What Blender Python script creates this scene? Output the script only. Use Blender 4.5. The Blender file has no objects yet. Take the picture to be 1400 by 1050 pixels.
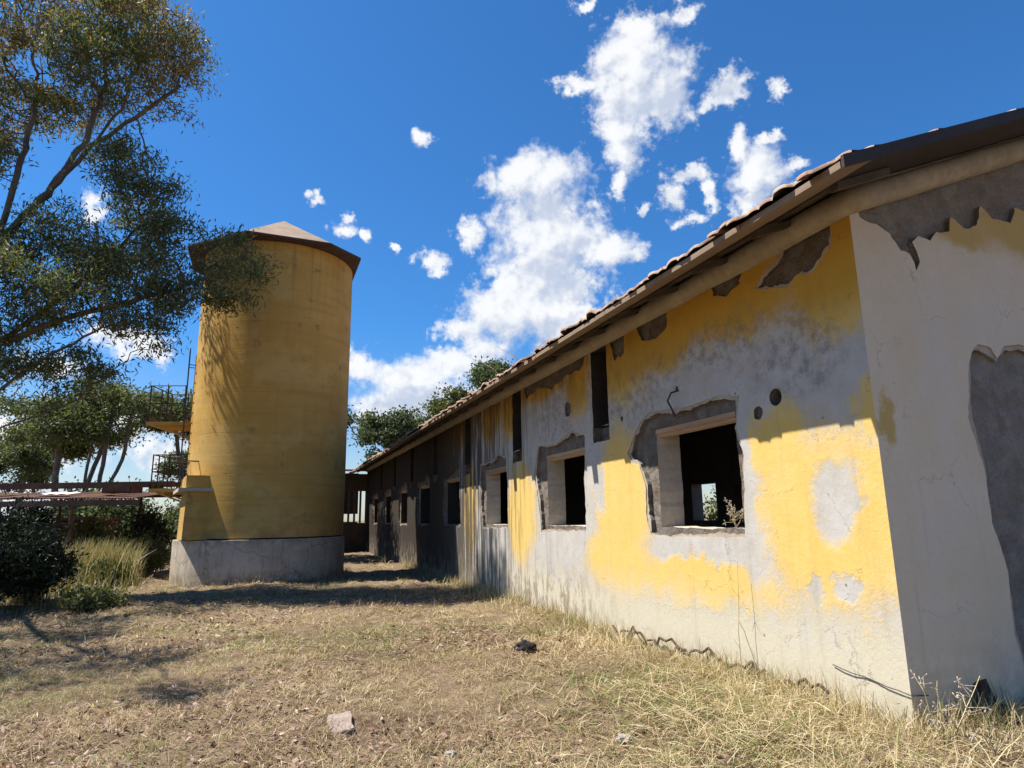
import bpy, bmesh, math, random
import numpy as np
from mathutils import Matrix, Vector, noise

R = math.radians
random.seed(7)
rng = np.random.default_rng(11)
S = bpy.context.scene
COL = S.collection

# ------------------------------------------------------------------ camera
cam_d = bpy.data.cameras.new('camera')
cam = bpy.data.objects.new('camera', cam_d)
COL.objects.link(cam)
cam_d.sensor_width = 36
cam_d.lens = 36 * 890 / 1400
cam_d.clip_start = 0.05
cam_d.clip_end = 3000
cam.matrix_world = Matrix.Translation((0, 0, 1.6)) @ Matrix.Rotation(R(90 + 11.6), 4, 'X') @ Matrix.Rotation(R(-.88), 4, 'Z')
S.camera = cam
S.view_settings.view_transform = 'Standard'
S.view_settings.look = 'None'
S.view_settings.gamma = 1
S.view_settings.exposure = 1.0

# ------------------------------------------------------------------ node helper
class NT:
    def __init__(s, tree):
        s.t = tree
        tree.nodes.clear()

    def n(s, kind, ins=None, **kw):
        nd = s.t.nodes.new(kind)
        for k, v in kw.items():
            setattr(nd, k, v)
        for k, v in (ins or {}).items():
            s.put(nd.inputs[k], v)
        return nd

    def put(s, sock, v):
        if isinstance(v, bpy.types.NodeSocket):
            s.t.links.new(v, sock)
        elif v is not None:
            if isinstance(v, tuple) and len(v) == 3 and sock.type == 'RGBA':
                v = (*v, 1)
            sock.default_value = v

    def m(s, op, a, b=None, c=None, clamp=False):
        nd = s.n('ShaderNodeMath', operation=op, use_clamp=clamp)
        for i, v in enumerate((a, b, c)):
            if v is not None:
                s.put(nd.inputs[i], v)
        return nd.outputs[0]

    def v(s, op, a, b=None, out=0):
        nd = s.n('ShaderNodeVectorMath', operation=op)
        s.put(nd.inputs[0], a)
        if b is not None:
            s.put(nd.inputs[3 if op == 'SCALE' else 1], b)
        return nd.outputs[out]

    def noise(s, vec, scale, detail=4, rough=.55, dist=0, color=False):
        nd = s.n('ShaderNodeTexNoise', {'Scale': scale, 'Detail': detail, 'Roughness': rough, 'Distortion': dist})
        if vec is not None:
            s.put(nd.inputs['Vector'], vec)
        return nd.outputs[1 if color else 0]

    def step(s, x, lo, hi, a=0., b=1.):
        nd = s.n('ShaderNodeMapRange', {'Value': x, 'From Min': lo, 'From Max': hi, 'To Min': a, 'To Max': b}, interpolation_type='SMOOTHSTEP')
        return nd.outputs[0]

    def mix(s, f, a, b, mode='MIX'):
        nd = s.n('ShaderNodeMix', data_type='RGBA', blend_type=mode)
        s.put(nd.inputs[0], f)
        s.put(nd.inputs[6], a)
        s.put(nd.inputs[7], b)
        return nd.outputs[2]

    def ramp(s, x, stops, interp='LINEAR'):
        nd = s.n('ShaderNodeValToRGB', {'Fac': x})
        cr = nd.color_ramp
        cr.interpolation = interp
        while len(cr.elements) < len(stops):
            cr.elements.new(.5)
        for e, (p, c) in zip(cr.elements, stops):
            e.position = p
            e.color = (*c, 1)
        return nd.outputs[0]

    def blobs(s, vec, lst):
        # largest of a set of ellipses (cx, cy, rx, ry): 1 in a centre, 0 on an edge
        best = None
        for cx, cy, rx, ry in lst:
            mp = s.n('ShaderNodeMapping', {'Vector': vec, 'Location': (-cx / rx, -cy / ry, 0), 'Scale': (1 / rx, 1 / ry, 0)})
            ln = s.v('LENGTH', mp.outputs[0], out=1)
            best = ln if best is None else s.m('SMOOTH_MIN', best, ln, .25)
        return s.m('SUBTRACT', 1., best)

# ------------------------------------------------------------------ world: sky with clouds
SUN_EL = 60.0
W = bpy.data.worlds.new('World')
S.world = W
W.use_nodes = True
w = NT(W.node_tree)
sky = w.n('ShaderNodeTexSky', sky_type='NISHITA', sun_disc=False, sun_elevation=R(SUN_EL), sun_rotation=R(270),
          air_density=1.0, dust_density=.35, ozone_density=2.5)
dirv = w.n('ShaderNodeTexCoord').outputs['Generated']
sep = w.n('ShaderNodeSeparateXYZ', {0: dirv})
az = w.m('MULTIPLY', w.m('ARCTAN2', sep.outputs[0], sep.outputs[1]), 57.2958)
el = w.m('MULTIPLY', w.m('ARCSINE', sep.outputs[2]), 57.2958)
ae = w.n('ShaderNodeCombineXYZ', {0: az, 1: el}).outputs[0]
warp = w.v('SCALE', w.v('SUBTRACT', w.noise(dirv, 16, 7, .62, color=True), (.5, .5, .5)), 4.0)
warp2 = w.v('SCALE', w.v('SUBTRACT', w.noise(dirv, 48, 6, .65, color=True), (.5, .5, .5)), 1.2)
aew = w.v('ADD', w.v('ADD', ae, warp), warp2)
CL = [(2.8, 29.0, 5.2, 2.5), (3.4, 25.7, 5.2, 4.6), (2.9, 21.4, 6.0, 4.2), (0.1, 18.0, 6.4, 3.2), (5.5, 24.0, 4.6, 2.6), (5.0, 19.5, 5.0, 3.0), (8.7, 22.7, 3.3, 1.8), (11.3, 22.2, 2.0, 1.1),
      (-4.3, 16.1, 3.0, 1.6), (4.4, 16.9, 4.0, 2.9), (-3.4, 24.3, 1.4, 2.1), (-0.5, 20.9, 2.0, 1.9),
      (12.7, 37.1, 5.6, 3.0), (12.0, 34.0, 4.8, 3.4), (14.6, 34.5, 3.8, 3.4), (10.5, 30.8, 1.9, 2.8), (10.1, 28.3, 1.0, 1.5),
      (7.0, 36.4, 2.6, 0.9), (12.9, 39.6, 2.8, 1.2), (20.6, 33.8, 2.2, 1.3), (17.2, 40.1, 2.0, 0.9), (25.1, 33.0, 1.0, 0.8),
      (8.0, 41.6, 1.5, 0.5), (19.5, 33.2, 1.2, 0.7), (22.6, 27.4, 2.2, 2.1), (22.1, 25.3, 1.8, 1.2), (21.4, 29.6, 1.1, 1.4),
      (23.8, 29.4, 1.3, 0.7), (25.6, 27.4, 1.1, 0.6), (25.9, 24.8, 1.7, 1.1), (15.2, 27.0, 1.4, 1.5), (17.6, 28.0, 1.8, 0.7),
      (16.7, 24.8, 1.9, 0.8), (18.9, 26.5, 0.8, 1.5), (-7.1, 22.1, 1.7, 1.1), (-18.0, 26.2, 0.7, 0.6), (-14.8, 25.8, 0.9, 0.8),
      (-15.3, 24.5, 1.5, 0.9), (-13.2, 24.2, 0.7, 0.8), (-8.1, 32.2, 1.1, 0.8), (-10.3, 23.3, 0.5, 0.5), (12.6, 26.0, 0.6, 0.6),
      (-13.3, 12.8, 2.4, 1.9), (-9.5, 11.9, 4.8, 1.8), (-5.2, 12.9, 3.8, 1.7), (-2.6, 14.5, 2.8, 1.8), (-11.6, 9.0, 4.0, 2.2),
      (-6.5, 9.4, 5.4, 2.8), (-34.6, 23.0, 1.5, 1.3), (-36.7, 6.0, 5.0, 3.0), (-31.0, 7.5, 4.0, 2.2), (-27.0, 5.2, 4.0, 2.0),
      (-36.5, 11.2, 3.0, 1.4), (-37.1, 1.4, 6.0, 2.0), (-31.1, 13.5, 3.0, 1.4), (-22., 3., 6., 2.)]
fld = w.blobs(aew, CL)
puff = w.noise(dirv, 24, 7, .56)
curl = w.noise(dirv, 75, 6, .6)
wisp = w.noise(dirv, 9, 6, .6)
BIG = [(2.8, 28.6, 5.4, 3.2), (3.0, 23.5, 5.4, 4.8), (0.4, 17.5, 6.2, 3.6), (9.3, 22.6, 3.6, 1.8), (13.0, 36.0, 5.2, 4.2), (10.6, 30.6, 2.0, 3.4), (22.6, 27.2, 3.0, 3.0), (-8.5, 11.5, 8., 3.)]
fld3 = w.blobs(aew, BIG)
thin = w.step(fld3, .35, -.25)
camp = w.m('ADD', .6, w.m('MULTIPLY', thin, 1.15))
dens = w.m('ADD', w.m('SUBTRACT', fld, w.m('MULTIPLY', thin, .10)), w.m('ADD', w.m('ADD', w.m('MULTIPLY', w.m('SUBTRACT', puff, .5), 1.25), w.m('MULTIPLY', w.m('SUBTRACT', curl, .5), camp)), w.m('MULTIPLY', w.m('SUBTRACT', wisp, .5), .9)))
cover = w.m('MULTIPLY', w.step(dens, -.20, .54), w.step(dens, -.2, .8, .78, 1.))
# a cloud is white where it faces the sun (up and left) and grey blue where it lies behind its own bulk
sdir = (-math.cos(R(SUN_EL)), 0, math.sin(R(SUN_EL)))
fld2 = w.blobs(w.v('ADD', aew, (-1.1, 1.5, 0)), BIG)
puff2 = w.noise(w.v('ADD', dirv, tuple(.012 * c for c in sdir)), 24, 5, .52)
puff1 = w.noise(dirv, 24, 5, .52)
lit = w.m('ADD', w.m('ADD', w.m('MULTIPLY', w.m('SUBTRACT', puff1, puff2), 2.3), w.m('MULTIPLY', w.m('SUBTRACT', curl, .5), .5)), w.m('MULTIPLY', w.m('SUBTRACT', fld3, fld2), .55))
shade = w.step(w.m('SUBTRACT', lit, w.m('MULTIPLY', w.step(fld2, .0, .8), .26)), -.62, .26)
ccol = w.mix(shade, (4.9, 5.5, 6.7), (8.3, 8.4, 8.5))
tint = w.mix(w.step(el, 1., 17.), (.95, 1.0, 1.12), (.38, .92, 1.40))
skyc = w.mix(1., sky.outputs[0], tint, 'MULTIPLY')
outc = w.mix(w.m('MULTIPLY', cover, .97), skyc, ccol)
bg = w.n('ShaderNodeBackground', {'Color': outc, 'Strength': .06})
w.n('ShaderNodeOutputWorld', {'Surface': bg.outputs[0]})
W.cycles.sampling_method = 'MANUAL'
W.cycles.sample_map_resolution = 512

# ------------------------------------------------------------------ sun
sd = bpy.data.lights.new('sun', 'SUN')
sd.energy = 5.0
sd.angle = R(.5)
sd.color = (1, .95, .86)
sun = bpy.data.objects.new('sun', sd)
COL.objects.link(sun)
sun.rotation_euler = Vector((-sdir[0], 0, -sdir[2])).to_track_quat('-Z', 'Y').to_euler()

# ------------------------------------------------------------------ object helpers
def tag(o, label=None, cat=None, group=None, kind=None):
    for k, v in (('label', label), ('category', cat), ('group', group), ('kind', kind)):
        if v:
            o[k] = v
    return o

def empty(name, loc=(0, 0, 0), rz=0.):
    o = bpy.data.objects.new(name, None)
    o.location = loc
    o.rotation_euler = (0, 0, rz)
    o.empty_display_size = .2
    COL.objects.link(o)
    return o

def link(name, me, mats, parent=None):
    for m_ in (mats if isinstance(mats, (list, tuple)) else [mats]):
        me.materials.append(m_)
    o = bpy.data.objects.new(name, me)
    COL.objects.link(o)
    if parent is not None:
        o.parent = parent
    return o

def mesh(name, verts, faces, mats, parent=None, smooth=False):
    me = bpy.data.meshes.new(name)
    me.from_pydata([tuple(map(float, v)) for v in verts], [], faces)
    me.update()
    if smooth:
        me.polygons.foreach_set('use_smooth', [True] * len(me.polygons))
    return link(name, me, mats, parent)

def np_mesh(name, V, Q, mats, parent=None, tint=None, smooth=False):
    """V (n,3), Q (k,4) quads (or (k,3) triangles), tint one number per face"""
    me = bpy.data.meshes.new(name)
    k, c = Q.shape
    me.vertices.add(len(V))
    me.vertices.foreach_set('co', np.ascontiguousarray(V, np.float32).ravel())
    me.loops.add(k * c)
    me.loops.foreach_set('vertex_index', np.ascontiguousarray(Q, np.int32).ravel())
    me.polygons.add(k)
    me.polygons.foreach_set('loop_start', np.arange(0, k * c, c, dtype=np.int32))
    me.update(calc_edges=True)
    if smooth:
        me.polygons.foreach_set('use_smooth', np.ones(k, bool))
    if tint is not None:
        a = me.attributes.new('tint', 'FLOAT', 'FACE')
        a.data.foreach_set('value', np.ascontiguousarray(tint, np.float32))
    return link(name, me, mats, parent)

class MB:
    """collects boxes, bars and prisms and links them as one mesh"""
    def __init__(s):
        s.v = []
        s.f = []

    def add(s, V, F):
        b = len(s.v)
        s.v += [tuple(p) for p in V]
        s.f += [tuple(b + i for i in f) for f in F]
        return s

    def box(s, x0, x1, y0, y1, z0, z1, rot=None, at=None):
        V = [Vector((x, y, z)) for z in (z0, z1) for y in (y0, y1) for x in (x0, x1)]
        if rot is not None:
            V = [rot @ p for p in V]
        if at is not None:
            V = [p + Vector(at) for p in V]
        return s.add(V, [(0, 2, 3, 1), (4, 5, 7, 6), (0, 1, 5, 4), (2, 6, 7, 3), (0, 4, 6, 2), (1, 3, 7, 5)])

    def bar(s, a, b, r, r2=None, n=6):
        a, b = Vector(a), Vector(b)
        r2 = r if r2 is None else r2
        q = (b - a).to_track_quat('Z', 'Y')
        V = []
        for p, rr in ((a, r), (b, r2)):
            for i in range(n):
                t = 2 * math.pi * i / n
                V.append(p + q @ Vector((rr * math.cos(t), rr * math.sin(t), 0)))
        return s.add(V, [(i, (i + 1) % n, n + (i + 1) % n, n + i) for i in range(n)] + [tuple(range(n))[::-1], tuple(range(n, 2 * n))])

    def path(s, pts, r, n=6):
        for a, b in zip(pts, pts[1:]):
            s.bar(a, b, r, n=n)
        return s

    def prism(s, poly, z0, z1):
        n = len(poly)
        return s.add([(x, y, z0) for x, y in poly] + [(x, y, z1) for x, y in poly],
                     [tuple(range(n))[::-1], tuple(range(n, 2 * n))] + [(i, (i + 1) % n, n + (i + 1) % n, n + i) for i in range(n)])

    def build(s, name, m_, parent=None, smooth=False):
        return mesh(name, s.v, s.f, m_, parent, smooth)

def ring(n, r, c=(0, 0), a0=0.):
    return [(c[0] + r * math.cos(a0 + 2 * math.pi * i / n), c[1] + r * math.sin(a0 + 2 * math.pi * i / n)) for i in range(n)]

# ------------------------------------------------------------------ materials
def material(name):
    m_ = bpy.data.materials.new(name)
    m_.use_nodes = True
    return m_, NT(m_.node_tree)

def finish(t, col, rough=.9, bump=None, strength=.3, dist=.02, spec=.25, metal=0.):
    b = t.n('ShaderNodeBsdfPrincipled', {'Base Color': col, 'Roughness': rough, 'Metallic': metal, 'Specular IOR Level': spec})
    if bump is not None:
        bp = t.n('ShaderNodeBump', {'Height': bump, 'Strength': strength, 'Distance': dist})
        t.put(b.inputs['Normal'], bp.outputs[0])
    t.n('ShaderNodeOutputMaterial', {'Surface': b.outputs[0]})

def obj_co(t):
    return t.n('ShaderNodeTexCoord').outputs['Object']

def swizzle(t, vec, a, b, c=None):
    sp = t.n('ShaderNodeSeparateXYZ', {0: vec})
    ins = {0: sp.outputs[a], 1: sp.outputs[b]}
    if c is not None:
        ins[2] = sp.outputs[c]
    return t.n('ShaderNodeCombineXYZ', ins).outputs[0], sp

def simple(name, c1, c2, scale=4., rough=.85, bump=.3, bscale=30., stretch=(1, 1, 1), metal=0., spec=.25):
    m_, t = material(name)
    co = t.v('MULTIPLY', obj_co(t), stretch)
    f = t.noise(co, scale, 7, .65)
    g = t.noise(co, bscale, 5, .6)
    col = t.mix(t.step(f, .3, .7), c1, c2)
    col = t.mix(t.m('MULTIPLY', t.step(g, .35, .75), .35), col, tuple(x * .55 for x in c1))
    finish(t, col, rough, g, bump, .01, spec, metal)
    return m_

YEL = (.60, .40, .112)
GREY = (.40, .37, .325)
CREAM = (.51, .455, .315)

def wall_paint():
    m_, t = material('peeling yellow plaster')
    co = obj_co(t)
    yz, sp = swizzle(t, co, 1, 2)
    z = sp.outputs[2]
    y = sp.outputs[1]
    wp = t.v('SCALE', t.v('SUBTRACT', t.noise(co, 1.7, 7, .66, color=True), (.5, .5, .5)), .75)
    wp2 = t.v('SCALE', t.v('SUBTRACT', t.noise(co, 9, 6, .7, color=True), (.5, .5, .5)), .14)
    p = t.v('ADD', t.v('ADD', yz, wp), wp2)
    yel = t.blobs(p, [(.2, 3.75, .75, .62), (1.6, 3.95, 1.3, .5), (3.2, 3.95, 1.5, .6), (4.0, 3.9, 1.0, .8), (5.6, 3.7, .5, .6), (7.2, 4.0, 1.4, .3), (8.9, 3.8, .6, .65),
                      (10.2, 3.8, .8, .5), (.6, 1.55, .98, .9), (-.1, 2.4, .3, .3), (1.15, 2.3, .45, .4), (2.6, .84, 1.5, .34), (4.3, 1.75, .82, 1.2), (4.5, .95, 1.1, .55),
                      (8.35, 1.7, .9, 1.1), (12.0, 1.9, .6, 1.3), (15.6, 1.6, .5, 1.4), (13.5, 3.9, 1.8, .5), (17.5, 3.8, 2.5, .6), (19.3, 1.5, .5, 1.5), (23, 3.6, 3, .9),
                      (23.2, 1.5, .5, 1.5), (27, 3, 1.5, 1.5)])
    grey = t.blobs(p, [(.5, 1.74, .27, .4), (.42, .98, .17, .16), (.85, .88, .14, .12), (1.62, 1.75, .2, .95), (2.6, 1.24, 1.0, .16), (4.9, 2.0, .2, .3),
                       (6.5, 1.15, .95, .35), (9.5, 1.2, .5, .6)])
    chip = t.m('MULTIPLY', t.m('SUBTRACT', t.noise(co, 11, 8, .72), .5), .6)
    flake = t.step(t.m('ADD', yel, t.m('MULTIPLY', t.m('SUBTRACT', t.noise(co, 19, 9, .74), .5), 1.5)), .04, .12)
    fade = t.m('ADD', t.m('MULTIPLY', t.step(t.m('ADD', yel, chip), -.22, .42), .62), t.m('MULTIPLY', flake, .38))
    f = t.m('MULTIPLY', fade, t.m('SUBTRACT', 1., t.step(t.m('ADD', grey, chip), -.22, .30)))
    mott = t.noise(co, 3.2, 8, .7)
    fine = t.noise(co, 22, 6, .65)
    g1 = t.mix(t.step(mott, .3, .7), GREY, (.46, .435, .405))
    g1 = t.mix(t.step(t.noise(co, 5.3, 7, .7), .5, .68), g1, (.40, .35, .29))
    ye = t.mix(t.step(mott, .3, .72), YEL, (.62, .44, .15))
    ye = t.mix(t.m('MULTIPLY', t.step(fine, .52, .72), .4), ye, (.60, .46, .23))
    # yellow turns a deeper ochre towards the top
    ye = t.mix(t.m('MULTIPLY', t.step(z, 3.1, 3.6), .75), ye, (.42, .215, .012))
    # the bottom is washed out
    wash = t.m('MULTIPLY', t.step(t.m('ADD', z, t.m('MULTIPLY', t.m('SUBTRACT', mott, .5), 1.3)), 0.95, .38), .88)
    base = t.mix(f, g1, ye)
    base = t.mix(wash, base, t.mix(t.step(fine, .3, .7), CREAM, (.49, .445, .35)))
    # black mould and rain streaks, with shade painted in towards the far end
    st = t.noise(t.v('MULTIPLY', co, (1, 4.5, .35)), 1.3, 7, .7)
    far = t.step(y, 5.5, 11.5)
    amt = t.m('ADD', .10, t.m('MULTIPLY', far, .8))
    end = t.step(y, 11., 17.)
    dirt_shade = t.m('MULTIPLY', t.step(t.m('ADD', st, t.m('ADD', t.m('MULTIPLY', far, .13), t.m('MULTIPLY', end, .26))), .52, .68), amt)
    base = t.mix(dirt_shade, base, (.055, .044, .034))
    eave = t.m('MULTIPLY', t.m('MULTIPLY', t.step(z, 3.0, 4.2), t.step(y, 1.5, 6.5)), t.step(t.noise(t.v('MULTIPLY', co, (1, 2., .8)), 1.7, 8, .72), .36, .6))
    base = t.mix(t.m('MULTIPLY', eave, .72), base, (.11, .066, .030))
    base = t.mix(t.m('MULTIPLY', t.m('MULTIPLY', end, t.step(st, .22, .46)), .95), base, (.032, .025, .019))  # far end coloured near black in place of deep shade
    mould = t.m('MULTIPLY', t.step(t.blobs(p, [(1.9, 3.45, 1.2, .4), (.75, 3.1, .8, .55), (3.3, 3.3, .9, .45), (4.3, 3.2, 1.2, .5), (6.5, 3.3, 1.5, .5)]), -.1, .6), t.step(t.noise(co, 7, 8, .75), .42, .66))
    base = t.mix(t.m('MULTIPLY', mould, .62), base, (.13, .12, .11))
    low = t.m('MULTIPLY', t.step(z, .35, .0), t.step(t.noise(t.v('MULTIPLY', co, (1, 2.5, 1)), 3.5, 7, .7), .4, .62))
    base = t.mix(t.m('MULTIPLY', low, .5), base, (.27, .21, .14))
    splash = t.m('MULTIPLY', t.m('MULTIPLY', t.step(z, 1.0, .2), t.step(y, 3.9, 6.2)), t.step(t.noise(t.v('MULTIPLY', co, (1, 2.2, .9)), 2.3, 9, .75), .47, .56))
    base = t.mix(t.m('MULTIPLY', splash, .8), base, (.20, .16, .12))
    cr = t.n('ShaderNodeTexVoronoi', {'Vector': t.v('ADD', co, wp), 'Scale': 1.1}, feature='DISTANCE_TO_EDGE').outputs[0]
    crack = t.m('MULTIPLY', t.step(cr, .009, .002), t.step(mott, .48, .6))
    base = t.mix(t.m('MULTIPLY', crack, .4), base, (.15, .12, .09))
    spots = t.n('ShaderNodeTexVoronoi', {'Vector': co, 'Scale': 2.6}).outputs[0]
    base = t.mix(t.m('MULTIPLY', t.step(spots, .055, .03), .8), base, (.16, .13, .10))
    h = t.m('ADD', t.m('MULTIPLY', f, .55), t.m('ADD', t.m('MULTIPLY', fine, .5), t.m('SUBTRACT', t.m('MULTIPLY', mott, .9), crack)))
    finish(t, base, .93, h, .35, .02, .15)
    return m_

def gable_paint():
    m_, t = material('bare grey render')
    co = obj_co(t)
    xz, sp = swizzle(t, co, 0, 2)
    mott = t.noise(co, 1.5, 8, .66)
    fine = t.noise(co, 25, 6, .65)
    p = t.v('ADD', xz, t.v('SCALE', t.v('SUBTRACT', t.noise(co, 3, 7, .66, color=True), (.5, .5, .5)), .5))
    b = t.mix(t.step(mott, .3, .7), (.60, .49, .345), (.64, .54, .415))
    b = t.mix(t.m('MULTIPLY', t.step(t.noise(co, .8, 6, .6), .48, .66), .6), b, (.58, .51, .43))
    b = t.mix(t.m('MULTIPLY', t.step(fine, .5, .8), .25), b, (.28, .24, .19))
    yl = t.step(t.blobs(p, [(.1, 2.32, .13, .3), (1.35, 4.2, .5, .3), (2.2, 4.35, .9, .45)]), .0, .5)
    b = t.mix(t.m('MULTIPLY', yl, .8), b, (.46, .29, .06))
    low = t.m('MULTIPLY', t.step(sp.outputs[2], .9, .0), t.step(t.noise(co, 3.5, 8, .72), .36, .62))
    b = t.mix(t.m('MULTIPLY', low, .5), b, (.26, .22, .17))
    run = t.noise(t.v('MULTIPLY', co, (7., 1, .3)), 1.2, 7, .68)
    b = t.mix(t.m('MULTIPLY', t.step(run, .56, .76), .25), b, (.32, .27, .21))
    b = t.mix(t.m('MULTIPLY', t.step(t.noise(co, 4.2, 9, .76), .58, .68), .25), b, (.30, .25, .20))
    cr = t.n('ShaderNodeTexVoronoi', {'Vector': t.v('ADD', co, t.v('SCALE', t.noise(co, 3, 7, .66, color=True), .5)), 'Scale': .9}, feature='DISTANCE_TO_EDGE').outputs[0]
    crack = t.m('MULTIPLY', t.step(cr, .006, .0015), t.step(mott, .46, .56))
    b = t.mix(t.m('MULTIPLY', crack, .4), b, (.14, .11, .085))
    finish(t, b, .93, t.m('ADD', t.m('MULTIPLY', fine, .4), mott), .3, .02, .15)
    return m_

def masonry(name='exposed masonry', c1=(.18, .145, .115), c2=(.31, .265, .22)):
    m_, t = material(name)
    co = obj_co(t)
    vor = t.n('ShaderNodeTexVoronoi', {'Vector': t.v('ADD', co, t.v('SCALE', t.noise(co, 6, 5, .6, color=True), .12)), 'Scale': 7.0})
    f = t.noise(co, 5, 8, .7)
    fine = t.noise(co, 45, 6, .7)
    col = t.mix(t.step(f, .3, .7), c1, c2)
    col = t.mix(.42, col, t.ramp(t.n('ShaderNodeSeparateColor', {0: vor.outputs[1]}).outputs[0], [(0, (.20, .12, .08)), (.5, (.24, .21, .18)), (1, (.34, .30, .26))]))
    col = t.mix(t.m('MULTIPLY', t.step(fine, .45, .75), .5), col, (.12, .095, .075))
    h = t.m('ADD', t.m('MULTIPLY', vor.outputs[0], -.8), t.m('ADD', t.m('MULTIPLY', f, 1.4), t.m('MULTIPLY', fine, .6)))
    finish(t, col, .95, h, 1., .085, .1)
    return m_

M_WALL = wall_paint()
M_GABLE = gable_paint()
M_STONE = masonry()
M_STONEG = masonry('bare gable masonry', (.40, .345, .285), (.58, .52, .455))
M_REVEAL = simple('window reveal plaster', (.42, .36, .29), (.50, .45, .38), 3, bump=.25, bscale=18)
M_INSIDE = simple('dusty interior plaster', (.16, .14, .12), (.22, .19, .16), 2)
M_UNDER = simple('brown undercoat', (.33, .27, .20), (.43, .37, .29), 4, bump=.5, bscale=24)
M_SHADE = simple('painted recess shade', (.030, .026, .022), (.05, .042, .034), 3)  # near-black colour stands in for shade inside slots and far reveals
M_CORN = simple('weathered cornice plaster', (.31, .255, .18), (.41, .345, .255), 2.2, bump=.5, bscale=14)
M_WOOD = simple('old lintel timber', (.34, .22, .13), (.46, .33, .20), 5, bump=.4, bscale=40, stretch=(1, .15, 1))
M_SOFFIT = simple('terracotta eave boards', (.20, .14, .095), (.27, .20, .14), 3, bump=.4, bscale=24, stretch=(1, .4, 1))
M_DARKB = simple('tarred rafters', (.075, .06, .05), (.12, .095, .075), 3, bump=.4, bscale=30)
M_FASCIA = simple('rusty verge sheet', (.034, .024, .021), (.05, .036, .030), 2, rough=.7, bump=.3, bscale=30)
M_RUST = simple('rust', (.085, .042, .03), (.15, .078, .052), 2.5, rough=.8, bump=.4, bscale=35)
M_RUSTP = simple('pale rusted sheet', (.075, .042, .033), (.125, .078, .062), 1.4, rough=.75, bump=.3, bscale=25)
M_STEEL = simple('dark railing steel', (.035, .03, .032), (.075, .055, .05), 6, rough=.6, bump=.2)
M_CONC = simple('plinth concrete', (.40, .335, .26), (.52, .45, .365), 1.5, bump=.35, bscale=22)
M_WHITE = simple('white corrugated scrap', (.68, .62, .60), (.80, .76, .74), 4)
M_STRAW = simple('dry stalk', (.42, .33, .17), (.58, .48, .28), 9, bump=.1)
M_BLOOM = simple('pale dry flower heads', (.34, .28, .22), (.46, .39, .32), 30, bump=.2)
M_BRICK = simple('broken brick', (.22, .165, .135), (.32, .255, .215), 9, bump=.5)
M_STONEP = simple('pale pebble', (.26, .22, .185), (.36, .32, .28), 9, bump=.4)
M_CHAR = simple('charred lump', (.015, .014, .013), (.035, .03, .028), 9, bump=.5)
M_RED = simple('dark red hatch paint', (.10, .02, .022), (.15, .035, .03), 4)

def silo_paint():
    m_, t = material('ochre silo render')
    co = obj_co(t)
    sp = t.n('ShaderNodeSeparateXYZ', {0: co})
    ang = t.m('ARCTAN2', sp.outputs[1], sp.outputs[0])
    band = t.noise(t.n('ShaderNodeCombineXYZ', {0: t.m('MULTIPLY', ang, .7), 1: t.m('MULTIPLY', sp.outputs[2], 5.)}).outputs[0], 1.2, 5, .6)
    streak = t.noise(t.n('ShaderNodeCombineXYZ', {0: t.m('MULTIPLY', ang, 9.), 1: t.m('MULTIPLY', sp.outputs[2], .25)}).outputs[0], 1.4, 6, .65)
    f = t.noise(co, 1.1, 8, .65)
    fine = t.noise(co, 16, 6, .65)
    c = t.mix(t.step(f, .3, .7), (.43, .255, .062), (.50, .31, .085))
    c = t.mix(t.m('MULTIPLY', t.step(band, .48, .72), .5), c, (.35, .20, .05))
    c = t.mix(t.m('MULTIPLY', t.step(streak, .5, .75), .35), c, (.31, .19, .06))
    c = t.mix(t.m('MULTIPLY', t.step(t.noise(co, 2.3, 8, .75), .57, .66), .6), c, (.20, .12, .05))
    joint = t.m('ABSOLUTE', t.m('SUBTRACT', t.m('FRACT', t.m('DIVIDE', sp.outputs[2], 1.15)), .5))
    jl = t.m('MULTIPLY', t.step(t.m('ADD', joint, t.m('MULTIPLY', t.m('SUBTRACT', f, .5), .05)), .012, .004), t.step(f, .42, .54))
    c = t.mix(t.m('MULTIPLY', jl, .6), c, (.22, .13, .05))
    drip = t.noise(t.n('ShaderNodeCombineXYZ', {0: t.m('MULTIPLY', ang, 16.), 1: t.m('MULTIPLY', sp.outputs[2], .12)}).outputs[0], 1.1, 5, .6)
    top = t.m('MULTIPLY', t.step(drip, .50, .66), t.step(t.m('ADD', sp.outputs[2], t.m('MULTIPLY', t.m('SUBTRACT', f, .5), 5.)), 6.5, 9.6))
    c = t.mix(t.m('MULTIPLY', top, .5), c, (.20, .125, .06))
    patch = t.step(t.noise(co, .55, 5, .6), .52, .62)
    c = t.mix(t.m('MULTIPLY', patch, .35), c, (.52, .36, .14))
    foot = t.m('MULTIPLY', t.step(sp.outputs[2], 2.6, 1.15), t.step(t.noise(co, 2.6, 7, .7), .42, .62))
    c = t.mix(t.m('MULTIPLY', foot, .5), c, (.25, .17, .09))
    finish(t, c, .9, t.m('ADD', t.m('MULTIPLY', fine, .5), t.m('SUBTRACT', band, jl)), .3, .015, .2)
    return m_
M_SILO = silo_paint()
M_SILOROOF = simple('silo roof felt', (.22, .16, .115), (.31, .23, .165), 2, bump=.3, bscale=22)
M_EAVED = simple('silo eave boards', (.060, .038, .030), (.09, .055, .04), 3)

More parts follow.
